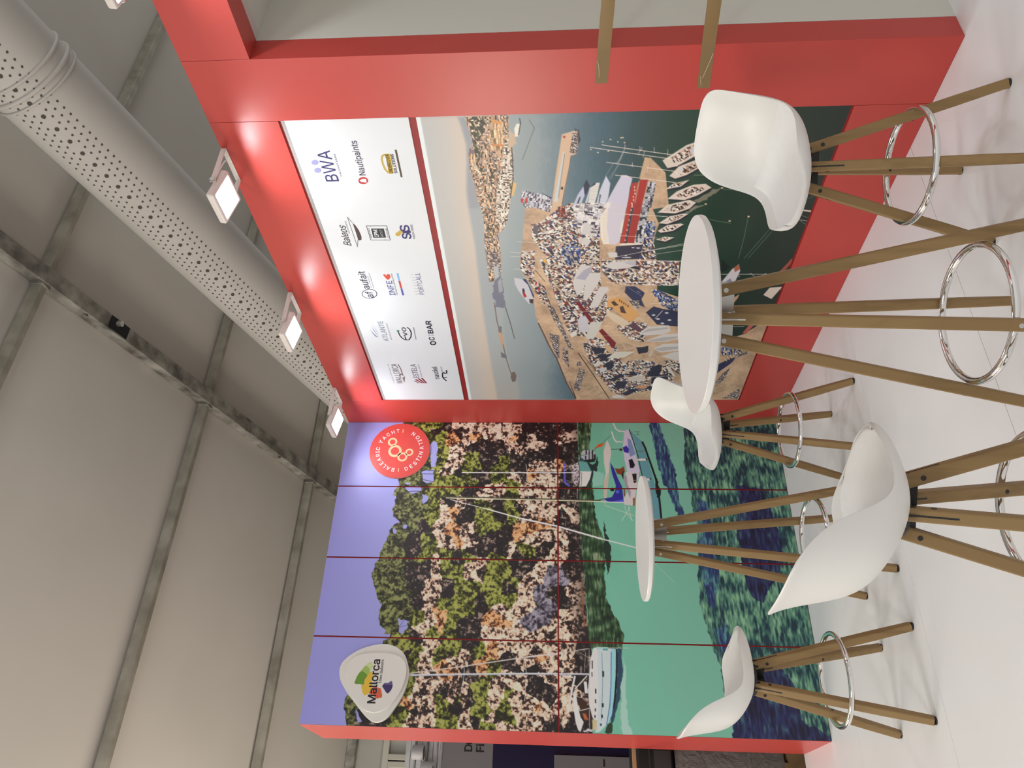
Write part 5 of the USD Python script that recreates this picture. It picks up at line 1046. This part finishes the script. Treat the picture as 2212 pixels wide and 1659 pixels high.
for k in range(-14, 40):
    t = t0 - .1245 * k
    if not .1 < t < 9.3: continue
    hs.append(hole(t, A0, .017))
    for row in (-3, -2, -1, 1, 2, 3):
        for half in (0, .5): hs.append(hole(t + .1245 * (half + (.25 if row % 2 else 0)), A0 + row * .15, .0085))
part("perforation", cat(hs), HOLE, duct, kind="stuff")

# ================================================================= floodlights on the wall's top edge
def floodlight(x, label):
    t = thing("floodlight", label, "floodlight", (x, 0, 2.9865), 0, "floodlights along the top edge of the red rear wall")
    part("bracket", cat([box(-.097, .097, -.004, -.0006, -.0115, .0115, .0006), box(-.097, -.0935, -.212, -.002, -.0115, .0115, .0006), box(.0935, .097, -.212, -.002, -.0115, .0115, .0006)]), LAMP_WHITE, t)
    c, s = math.cos(math.radians(12)), math.sin(math.radians(12)); M = dict(ex=(1, 0, 0), ey=(0, c, -s), ez=(0, s, c), o=(0, -.207, -.018))
    body = m3.Manifold.batch_hull([m3.Manifold.sphere(.010, 16).translate([sx * .078, sy * .070, z]) for sx in (-1, 1) for sy in (-1, 1) for z in (-.004, .012)])
    pocket = m3.Manifold.batch_hull([m3.Manifold.cylinder(.02, .006, .006, 16).translate([sx * .068, sy * .058, -.0262]) for sx in (-1, 1) for sy in (-1, 1)])
    a = (body - pocket).to_mesh(); hm = trimesh.Trimesh(a.vert_properties[:, :3], a.tri_verts, process=False)
    ho = part("housing", xf(hm, **M), LAMP_WHITE, t, smooth=35)
    fins = cat([box(-.06 + .02 * i, -.056 + .02 * i, -.05, .05, .021, .031) for i in range(7)]); part("cooling_fin", xf(fins, **M), LAMP_WHITE, ho)
    g = extrude_polygon(Polygon([(-.074, -.058), (-.068, -.064), (.068, -.064), (.074, -.058), (.074, .058), (.068, .064), (-.068, .064), (-.074, .058)]), .001, engine="earcut"); g.apply_translation([0, 0, -.0078])
    part("glass", xf(g, **M), LENS, t)
    for sx in (-1, 1):
        part("knob", cyl([sx * .097, -.203, 0], [sx * .106, -.203, 0], .011, 16), STEEL, t)
        part("pivot", cyl([sx * .083, -.203, -.004], [sx * .094, -.203, -.004], .008, 12), LAMP_WHITE, t)
    part("cable", tube(CubicSpline([0, 1, 2, 3], [(.02, -.165, .004), (.025, -.11, .03), (.03, -.04, .024), (.03, -.006, .012)])(np.linspace(0, 3, 16)), .0035, 8), LAMP_WHITE, t, smooth=True)
    return t
f1 = floodlight(2.405, "lit white floodlight on the wall top, nearest the doorway of the three in view")
copy_of(f1, (1.389, 0, 2.9865), 0, "lit white floodlight on the wall top, middle of the three in view")
copy_of(f1, (.378, 0, 2.9865), 0, "lit white floodlight on the wall top, beside the corner with the cove picture")
copy_of(f1, (3.421, 0, 2.9865), 0, "lit white floodlight over the doorway at the right")

# ================================================================= signs on the cove wall
def on_cove(m, off): return xf(m, (0, 1, 0), (0, 0, 1), (1, 0, 0), (off, -2.0, 0))
def disc(r, d, n=96):
    return extrude_polygon(Polygon([(r * math.cos(t), r * math.sin(t)) for t in np.arange(n) * 2 * PI / n]), d, engine="earcut")
CX, CZ, CR = 1.7727, 2.6012, .213
rs = thing("round_sign", "round red sign lettered around its rim with four joined rings", "sign", (0, CX - 2, CZ))
RS = lambda m, o: xf(m, (0, 1, 0), (0, 0, 1), (1, 0, 0), (o, 0, 0))
SIGN_RED = plain("sign_red", (.70, .078, .068), .38)
part("disc", RS(disc(CR - .0015, .0085), .0004), SIGN_RED, rs); part("rim", RS(disc(CR, .006), .0002), plain("sign_edge_highlight", (.85, .45, .45), .4), rs)  # pink rim paints in the highlight along the disc's edge
TANC = plain("sign_sand", (.88, .56, .34), .45); SW = plain("sign_letter_white", (.86, .80, .84), .45)
from shapely.ops import unary_union
ring = lambda x, z, r, w: Polygon([(x + r * math.cos(t), z + r * math.sin(t)) for t in np.arange(48) * PI / 24], [[(x + (r - w) * math.cos(t), z + (r - w) * math.sin(t)) for t in np.arange(48) * PI / 24]])
for x, z, r, w in ((-.007, .032, .047, .0175), (.064, .057, .0335, .014), (-.052, -.025, .0355, .0145), (-.016, -.070, .0285, .0125)):
    pass
part("rings", RS(extrude_polygon(unary_union([ring(-.007, .032, .047, .0175), ring(.064, .057, .0335, .014), ring(-.052, -.025, .0355, .0145), ring(-.016, -.070, .0285, .0125)]), .0006, engine="earcut"), .0089), TANC, rs) if False else None
for x, z, r, w in ((-.007, .032, .047, .0175), (.064, .057, .0335, .014), (-.052, -.025, .0355, .0145), (-.016, -.070, .0285, .0125)):
    part("ring", RS(extrude_polygon(ring(x, z, r, w), .0006, engine="earcut"), .0089), TANC, rs)
def arc_text(text, a0, a1, top):
    """letters spread over the arc a0..a1 (degrees); top: upright along the top, else along the bottom"""
    adv = {"I": .42, " ": .55, "|": .4, "T": .85, "L": .8, "E": .85, "A": 1.05, "O": 1.12, "N": 1.1, "C": 1.02, "H": 1.08, "D": 1.05, "B": .98, "R": .98, "S": .92, "Y": 1.0}
    w = [adv.get(c, 1) for c in text]; tot = sum(w); pos = 0; out = []
    for c, k in zip(text, w):
        a = math.radians(a0 + (a1 - a0) * (pos + k / 2) / tot); pos += k
        if c == " ": continue
        m = meshkit.text_mesh(c, .0265, .0006, True); b = m.bounds; m.apply_translation([-(b[0, 0] + b[1, 0]) / 2, -.0133, 0])
        q = a - PI / 2 if top else a + PI / 2; R_ = .1545
        out.append(xf(m, (math.cos(q), math.sin(q), 0), (-math.sin(q), math.cos(q), 0), (0, 0, 1), (R_ * math.cos(a), R_ * math.sin(a), 0)))
    return cat(out)
part("lettering", RS(cat([arc_text("BALEARIC YACHT", 175, 5, True), arc_text("DESTINATION", 196, 334, False)]), .0089), SW, rs)
bars = [xf(box(-.0032, .0032, -.0135, .0135, 0, .0006), (math.cos(q), math.sin(q), 0), (-math.sin(q), math.cos(q), 0), (0, 0, 1), (.1525 * math.cos(a), .1525 * math.sin(a), 0)) for a in (math.radians(-3), math.radians(183.5)) for q in [a - PI / 2]]
part("divider", RS(bars[0], .0089), TANC, rs); part("divider", RS(bars[1], .0089), TANC, rs)

ts = thing("triangular_sign", "white rounded triangular sign of two layers with a coloured patchwork logo", "sign")
def smooth_loop(flat, n=140):
    p = np.array(flat, float).reshape(-1, 2) / 1000; p = np.vstack([p, p[:1]]); d = np.r_[0, np.cumsum(np.linalg.norm(np.diff(p, axis=0), axis=1))]
    return CubicSpline(d, p, bc_type="periodic")(np.linspace(0, d[-1], n, endpoint=False))
def rounded_slab(loop, z0, z1, r=.004):
    poly = Polygon(loop); parts = []
    steps = [(z0, 0), (z1 - r, 0), (z1 - r * .5, r * .15), (z1 - r * .15, r * .5), (z1, r)]
    for (za, ia), (zb, ib) in zip(steps[:-1], steps[1:]):
        A_, B_ = np.array(poly.buffer(-ia).exterior.coords)[:-1], None
    L0 = np.asarray(loop); c = L0.mean(0); nrm = np.roll(L0, -1, 0) - np.roll(L0, 1, 0); nrm = np.stack([nrm[:, 1], -nrm[:, 0]], 1); nrm /= np.linalg.norm(nrm, axis=1, keepdims=True)
    if ((L0 + nrm * .001 - c) ** 2).sum() < ((L0 - c) ** 2).sum(): nrm = -nrm
    n = len(L0); v = [np.c_[L0 - nrm * i, np.full(n, z)] for z, i in steps]; V = np.vstack(v + [[[*c, z0]], [[*c, z1]]]); F = []
    for s in range(len(steps) - 1):
        for i in range(n): j = (i + 1) % n; F += [[s * n + i, s * n + j, (s + 1) * n + j], [s * n + i, (s + 1) * n + j, (s + 1) * n + i]]
    k = len(steps) * n; top = (len(steps) - 1) * n
    for i in range(n): j = (i + 1) % n; F += [[k, j, i], [k + 1, top + i, top + j]]
    m = trimesh.Trimesh(V, F, process=False); m.fix_normals(); return m
part("back_layer", on_cove(rounded_slab(smooth_loop(SG["back"]), .0003, .026), 0), SIGN_WHITE, ts, smooth=40)
part("front_layer", on_cove(rounded_slab(smooth_loop(SG["front"]), .026, .052), 0), SIGN_WHITE, ts, smooth=40)
m, c = inks(["sign"], .0521)["sign"]; part("logo", on_cove(m, 0), INK, ts, color=c)

# ================================================================= packing tape across the doorway
def tape(corners, label, crease):
    t = thing("packing_tape", label, "tape"); (xa, za0, za1), (xb, zb0, zb1), (xc, zc0, zc1) = corners
    X = np.r_[np.linspace(xa, xb, 8), np.linspace(xb, xc, 24)[1:]]; U = np.linspace(0, 1, 7); P = []
    for x in X:
        k = np.clip((x - xa) / (xb - xa), 0, 1); k2 = np.clip((x - xb) / (xc - xb), 0, 1)
        z0 = za0 + (zb0 - za0) * k + (zc0 - zb0) * k2; z1 = za1 + (zb1 - za1) * k + (zc1 - zb1) * k2
        P.append([[x, -.0012 - .004 * k2 * math.sin(U_ * PI), z0 + (z1 - z0) * U_] for U_ in U])
    v, f = grid(np.array(P)); v2 = v + [0, .0004, 0]; F = np.vstack([f, f[:, ::-1] + len(v)])
    part("film", trimesh.Trimesh(np.vstack([v, v2]), F, process=False), TAPE_M, t)
    CR_M = plain("tape_crease_" + label[:5].strip(), (.62, .50, .36), .2)
    for q in crease: part("crease", tube(q, .0011, 6), CR_M, t)
tape(((2.780, 1.304, 1.354), (2.936, 1.300, 1.350), (4.27, 1.262, 1.312)), "upper strip of brown packing tape stretched across the doorway", [[(2.885, -.002, 1.350), (2.865, -.002, 1.343), (2.835, -.002, 1.339), (2.81, -.002, 1.338)]])
tape(((2.7425, .897, .946), (2.939, .907, .958), (4.27, .965, 1.016)), "lower strip of brown packing tape stretched across the doorway", [[(2.90, -.002, .909), (2.86, -.002, .917), (2.82, -.002, .926), (2.79, -.002, .932)], [(2.80, -.002, .940), (2.77, -.002, .936), (2.755, -.002, .931)]])

# ================================================================= stools and tables
def leg_mesh(r0, z0, r1, z1, wr, wt, ang, taper=.9):
    """a rounded oak leg from the foot (r0, z0) up to (r1, z1) along the direction ang"""
    c = m3.CrossSection([[(-wr / 2 + .006, -wt / 2 + .006), (wr / 2 - .006, -wt / 2 + .006), (wr / 2 - .006, wt / 2 - .006), (-wr / 2 + .006, wt / 2 - .006)]]).offset(.006, m3.JoinType.Round, 2, 20)
    Lg = math.hypot(r1 - r0, z1 - z0); m = c.extrude(Lg, 3).to_mesh(); v = np.array(m.vert_properties[:, :3]); t = trimesh.Trimesh(v, m.tri_verts, process=False)
    k = np.where(v[:, 2] < Lg * .1, .90, 1.0)[:, None]; v[:, :2] *= k; t.vertices = v
    d = np.array([(r1 - r0) / Lg, 0, (z1 - z0) / Lg]); xr = np.array([d[2], 0, -d[0]])
    t = xf(t, xr, (0, 1, 0), d, (r0, 0, z0)); t.apply_transform(trimesh.transformations.rotation_matrix(ang, [0, 0, 1])); return t
def on_leg(r0, z0, r1, z1, ang, s, off=(0, 0)):
    """the point at the fraction s of a leg, moved by off = (outwards, sideways)"""
    Lg = math.hypot(r1 - r0, z1 - z0); d = np.array([(r1 - r0) / Lg, 0, (z1 - z0) / Lg]); xr = np.array([d[2], 0, -d[0]])
    p = np.array([r0, 0, z0]) + d * Lg * s + xr * off[0] + np.array([0, 1, 0]) * off[1]; c, q = math.cos(ang), math.sin(ang)
    return np.array([p[0] * c - p[1] * q, p[0] * q + p[1] * c, p[2]])
def legs(t, r0, r1, zt, w, bolt_m, plate_m, ring_z, inside, bolt_r):
    for k in range(4):
        a = PI / 4 + k * PI / 2; A = (r0, .007, r1, zt)
        lg = part("leg", leg_mesh(*A, w, w * .94, a), OAK, t, smooth=35)
        part("foot_cap", cyl([r0 * math.cos(a), r0 * math.sin(a), .0002], [r0 * math.cos(a), r0 * math.sin(a), .0075], w * .46, 20), BLACK, lg)
        Lg = zt - .007
        for z in (zt - .012, zt - .055):
            s = z / Lg
            for side in (-1, 1):
                h = w * .47; part("bolt", cyl(on_leg(*A, a, s - .012, (0, side * (h - .003))), on_leg(*A, a, s - .012, (0, side * (h + .0014))), bolt_r, 14), bolt_m, lg)
        for o in (-1, 1):
            corner = [on_leg(*A, a, s, (o * (w / 2 + e), q)) for s in (1 - .105 / Lg, 1.0) for e in (-.004, .0006) for q in (-.0022, .0022)]
            part("slot_plate", trimesh.Trimesh(*_hull(corner), process=False), plate_m, lg)
        s = ring_z / Lg; o = 1 if not inside else -1
        part("ring_bolt", cyl(on_leg(*A, a, s, (-o * (w / 2 - .003), 0)), on_leg(*A, a, s, (-o * (w / 2 + .0012), 0)), bolt_r * .9, 14), bolt_m, lg)
ST = np.array([  # front lip to top of the back: centre y, z; rim y, z; half width
    (.216, .702, .150, .722, .120), (.192, .686, .128, .736, .170), (.125, .669, .082, .7385, .203), (.035, .662, .022, .7345, .214), (-.055, .667, -.03, .736, .215), (-.122, .694, -.073, .749, .214), (-.178, .738, -.103, .780, .212), (-.212, .795, -.127, .829, .210),
    (-.228, .868, -.152, .884, .206), (-.239, .935, -.182, .930, .196), (-.248, .974, -.213, .962, .176), (-.253, .990, -.236, .983, .138)])
def shell_surface(nu=41, nt=49):
    sp = CubicSpline(np.arange(len(ST)), ST); q = sp(np.linspace(0, len(ST) - 1, nt)); u = np.linspace(-1, 1, nu); w = np.abs(u)
    X = q[:, 4:5] * np.sin(u * PI / 2 * .96)[None] / math.sin(PI / 2 * .96) * 1.0
    X = q[:, 4:5] * (0.55 * u + .45 * np.sin(u * PI / 2))[None]
    pz, py = w ** 2.6, w ** 2.1
    return np.stack([X, q[:, 0:1] + (q[:, 2:3] - q[:, 0:1]) * py, q[:, 1:2] + (q[:, 3:4] - q[:, 1:2]) * pz], -1)
def normals(P):
    n = np.cross(np.gradient(P, axis=1), np.gradient(P, axis=0)); n /= np.linalg.norm(n, axis=-1, keepdims=True)
    return n if n[n.shape[0] // 3, n.shape[1] // 2, 2] > 0 else -n
def closed(P, Q):
    """solid between two grids"""
    r, c = P.shape[:2]; v, f = grid(P); v2, _ = grid(Q); N = len(v); b = [i for i in range(c)] + [i * c + c - 1 for i in range(1, r)] + [(r - 1) * c + i for i in range(c - 2, -1, -1)] + [i * c for i in range(r - 2, 0, -1)]
    e = []
    for i, j in zip(b, b[1:] + b[:1]): e += [[i, j, j + N], [i, j + N, i + N]]
    m = trimesh.Trimesh(np.vstack([v, v2]), np.vstack([f, f[:, ::-1] + N, e]), process=False); m.fix_normals(); return m
def bar_stool(label, loc, rotz):
    t = thing("bar_stool", label, "bar stool", loc, rotz, "white shell bar stools on oak legs")
    S0 = shell_surface(); n = normals(S0); r, c = S0.shape[:2]
    ed = np.minimum(np.minimum(np.arange(r), np.arange(r)[::-1])[:, None] / 3.0, np.minimum(np.arange(c), np.arange(c)[::-1])[None] / 3.0); ed = np.sqrt(np.clip(ed, 0, 1)) * .85 + .15
    part("shell", closed(S0 + n * (.0085 - .0042 * (1 - ed))[..., None], S0 + n * (.0042 * (1 - ed))[..., None]), SHELL_WHITE, t, smooth=50)
    a, b = 2, 27; uu = np.linspace(-1, 1, c)[3:-3]; vv = np.linspace(-1, 1, b - a); B = S0[a:b, 3:-3] + n[a:b, 3:-3] * .0085
    hgt = .021 * (np.clip(1 - np.abs(vv[:, None]) ** 3.2, 0, 1) ** .5) * (np.clip(1 - np.abs(uu[None] / abs(uu[0])) ** 3.5, 0, 1) ** .5)
    part("seat_pad", closed(B + n[a:b, 3:-3] * (hgt + .0004)[..., None], B - n[a:b, 3:-3] * .002), PAD_WHITE, t, smooth=50)
    legs(t, .262, .060, .655, .036, BLACK, BLACK, .300, False, .0065)
    part("foot_ring", torus(.1895, .0112, .300), CHROME, t, smooth=True)
    part("mount_plate", cat([xf(box(-.085, .085, -.0025, .0025, -.05, .006), (math.cos(q), math.sin(q), 0), (-math.sin(q), math.cos(q), 0), (0, 0, 1), (0, 0, .655)) for q in (PI / 4, -PI / 4)] + [cyl([0, 0, .650], [0, 0, .6618], .075, 32)]), BLACK, t)
    return t
st = bar_stool("white shell bar stool against the wall between the right-hand table and the doorway", (2.8375, -.574, 0), PI + .03)
copy_of(st, (1.1455, -.6765, 0), PI - .05, "white shell bar stool in the inner corner, partly behind the nearer table")
copy_of(st, (2.880, -1.845, 0), .10, "nearest white shell bar stool, seen from behind with its back towards us")
copy_of(st, (1.133, -1.9065, 0), .0, "white shell bar stool beside the left end of the cove picture")

def bar_table(label, loc, rotz):
    t = thing("bar_table", label, "high table", loc, rotz, "round white high tables on oak legs")
    part("tabletop", lathe([(0, 1.064), (.272, 1.064), (.292, 1.070), (.2995, 1.075), (.3005, 1.078), (.3005, 1.0905), (.2995, 1.0925), (.2975, 1.0932), (0, 1.0932)], 128), TABLE_WHITE, t, smooth=28)
    legs(t, .2892, .064, 1.062, .036, STEEL, STEEL, .266, True, .0075)
    part("foot_ring", torus(.2015, .0112, .266), CHROME, t, smooth=True)
    part("mount_plate", cat([xf(box(-.10, .10, -.002, .002, -.09, 0), (math.cos(q), math.sin(q), 0), (-math.sin(q), math.cos(q), 0), (0, 0, 1), (0, 0, 1.063)) for q in (PI / 4, -PI / 4)] + [box(-.1, .1, -.1, .1, 1.0595, 1.0642)]), STEEL, t)
    return t
tb = bar_table("nearer round white high table, in front of the marina picture", (2.845, -1.211, 0), .0)
copy_of(tb, (1.1125, -1.264, 0), .0, "farther round white high table, in front of the cove picture")

# ================================================================= what shows past the end of the cove wall
GREY = plain("neighbour_grey", (.185, .18, .19), .6); NAVY = plain("neighbour_navy", (.006, .010, .045), .35)
nb = thing("display_wall", "grey and dark blue display wall of the neighbouring stand with cut-off black lettering", "display wall", (-3, 0, 0))
part("grey_board", box(-.06, 0, -5.2, -1.0, 2.092, 2.556, .002), GREY, nb); part("blue_board", box(-.06, -.002, -5.2, -1.0, -.1, 2.092), NAVY, nb)
part("counter_front", box(-.05, .03, -5.2, -1.776, -.1, 1.534, .003), GREY, nb); part("slot", box(.0295, .0312, -1.86, -1.80, 1.08, 1.095), BLACK, nb)
def side_text(s, y0, z0, h):
    m = meshkit.text_mesh(s, h, .002, True); return xf(m, (0, 1, 0), (0, 0, 1), (1, 0, 0), (.0005, y0, z0))
for ch, y0, z0 in (("D", -1.779, 2.286), ("u", -1.715, 2.286), ("F", -1.781, 2.177), ("i", -1.728, 2.177)): part("letter", side_text(ch, y0, z0, .070), BLACK, nb)
BARM = mottled("white_profile", (.42, .44, .46), (.56, .57, .58), 9, .4)
for lab, za, zb in (("topmost white aluminium profile over the neighbouring stand's grey wall", 2.803, 2.896), ("second white profile from the top over the neighbouring grey wall", 2.695, 2.795), ("third white profile from the top over the neighbouring grey wall", 2.602, 2.686), ("lowest white profile resting on the neighbouring grey wall", 2.5565, 2.598)):
    b_ = thing("profile_bar", lab, "bar", (-3.03, -3.2, za), 0, "white profiles stacked over the neighbouring stand"); part("bar", box(-.045, .045, -2, 2, .0005, zb - za, .012), BARM, b_); part("groove", box(.0435, .0456, -2, 2, (zb - za) * .45, (zb - za) * .52), GREY, b_)
def can(y, z, lab):
    c_ = thing("can_spotlight", lab, "spotlight", (-2.93, y, z), 0, "can spotlights of the neighbouring stand")
    part("can", lathe([(0, .10), (.058, .10), (.062, .095), (.062, -.005), (.056, -.005), (.052, .06), (0, .06)], 40), plain("can_grey_%d" % (abs(y) * 100), (.40, .40, .41), .45), c_, smooth=30); part("reflector", disc_z(.051, .058), BLACK, c_); part("stem", cyl([-.05, 0, .07], [-.061, 0, .07], .01, 10), BLACK, c_)
def disc_z(r, z): return move(disc(r, .001, 32), (0, 0, z))
can(-1.800, 2.722, "grey can spotlight under the upper white profile of the neighbouring stand"); can(-1.93, 2.625, "lower grey can spotlight at the frame's edge by the neighbouring stand")

WRAP = usdkit.material(stage, LK + "stretch_wrap", {"t": ("texture_coordinate", {}), "n": ("noise_texture", {"scale": 9.0, "detail": 4.0, "distortion": 1.2}), "b": ("bump", {"strength": .9, "distance": .03}), "g": ("principled_bsdf", {"base_color": (.30, .29, .27), "roughness": .12}), "x": ("transparent_bsdf", {"color": (.85, .85, .85)}), "m": ("mix_closure", {"fac": .35})},
                       [("t.object", "n.vector"), ("n.fac", "b.height"), ("b.normal", "g.normal"), ("g.BSDF", "m.closure1"), ("x.BSDF", "m.closure2")], surface="m.closure")
pl = thing("wrapped_pallet", "goods on a wooden pallet wound in clear stretch wrap behind the cove wall's end", "pallet", (-1.35, -2.35, -.1))
WOOD = mottled("pallet_wood", (.20, .13, .06), (.34, .23, .11), 8, .7)
part("pallet", cat([box(-.4, .4, -.45 + .225 * i, -.33 + .225 * i, .10, .12) for i in range(5)] + [box(-.4 + .33 * i, -.26 + .33 * i, -.45, .57, .0, .10) for i in range(3)]), WOOD, pl)
part("load", box(-.36, .36, -.40, .52, .121, .80, .02), plain("wrapped_goods", (.14, .13, .12), .6), pl)
gx, gz = np.meshgrid(np.linspace(0, 2 * PI, 121), np.linspace(.12, .83, 60)); sq = lambda t: np.sign(t) * np.abs(t) ** .35
wr_ = 1 + .018 * (meshkit.fbm(np.stack([gx * 4, gz * 14, 0 * gx], -1), 3, 9) - .5)
v, f = grid(np.stack([.385 * wr_ * sq(np.cos(gx)), .06 + .485 * wr_ * sq(np.sin(gx)), gz], -1)); part("stretch_wrap", (v, f), WRAP, pl, smooth=True)
cs_ = thing("black_case", "black equipment case standing on top of the wrapped pallet", "case", (-1.35, -2.35, .732))
part("case", box(-.33, .33, -.38, .50, .0005, .24, .012), BLACK, cs_); part("lid_rim", box(-.335, .335, -.385, .505, .15, .165, .003), plain("case_edge", (.03, .03, .032), .35), cs_); part("screen", box(.3302, .333, -.34, .40, .02, .13), plain("case_panel_grey", (.05, .05, .052), .4), cs_)
bt = thing("wooden_batten", "thin pale wooden batten sticking out behind the cove wall's end", "batten", (-.60, -2.0, 1.03))
part("batten", box(-.018, .018, -.5, .10, -.010, .012, .001), plain("pale_batten_wood", (.42, .29, .14), .6), bt)
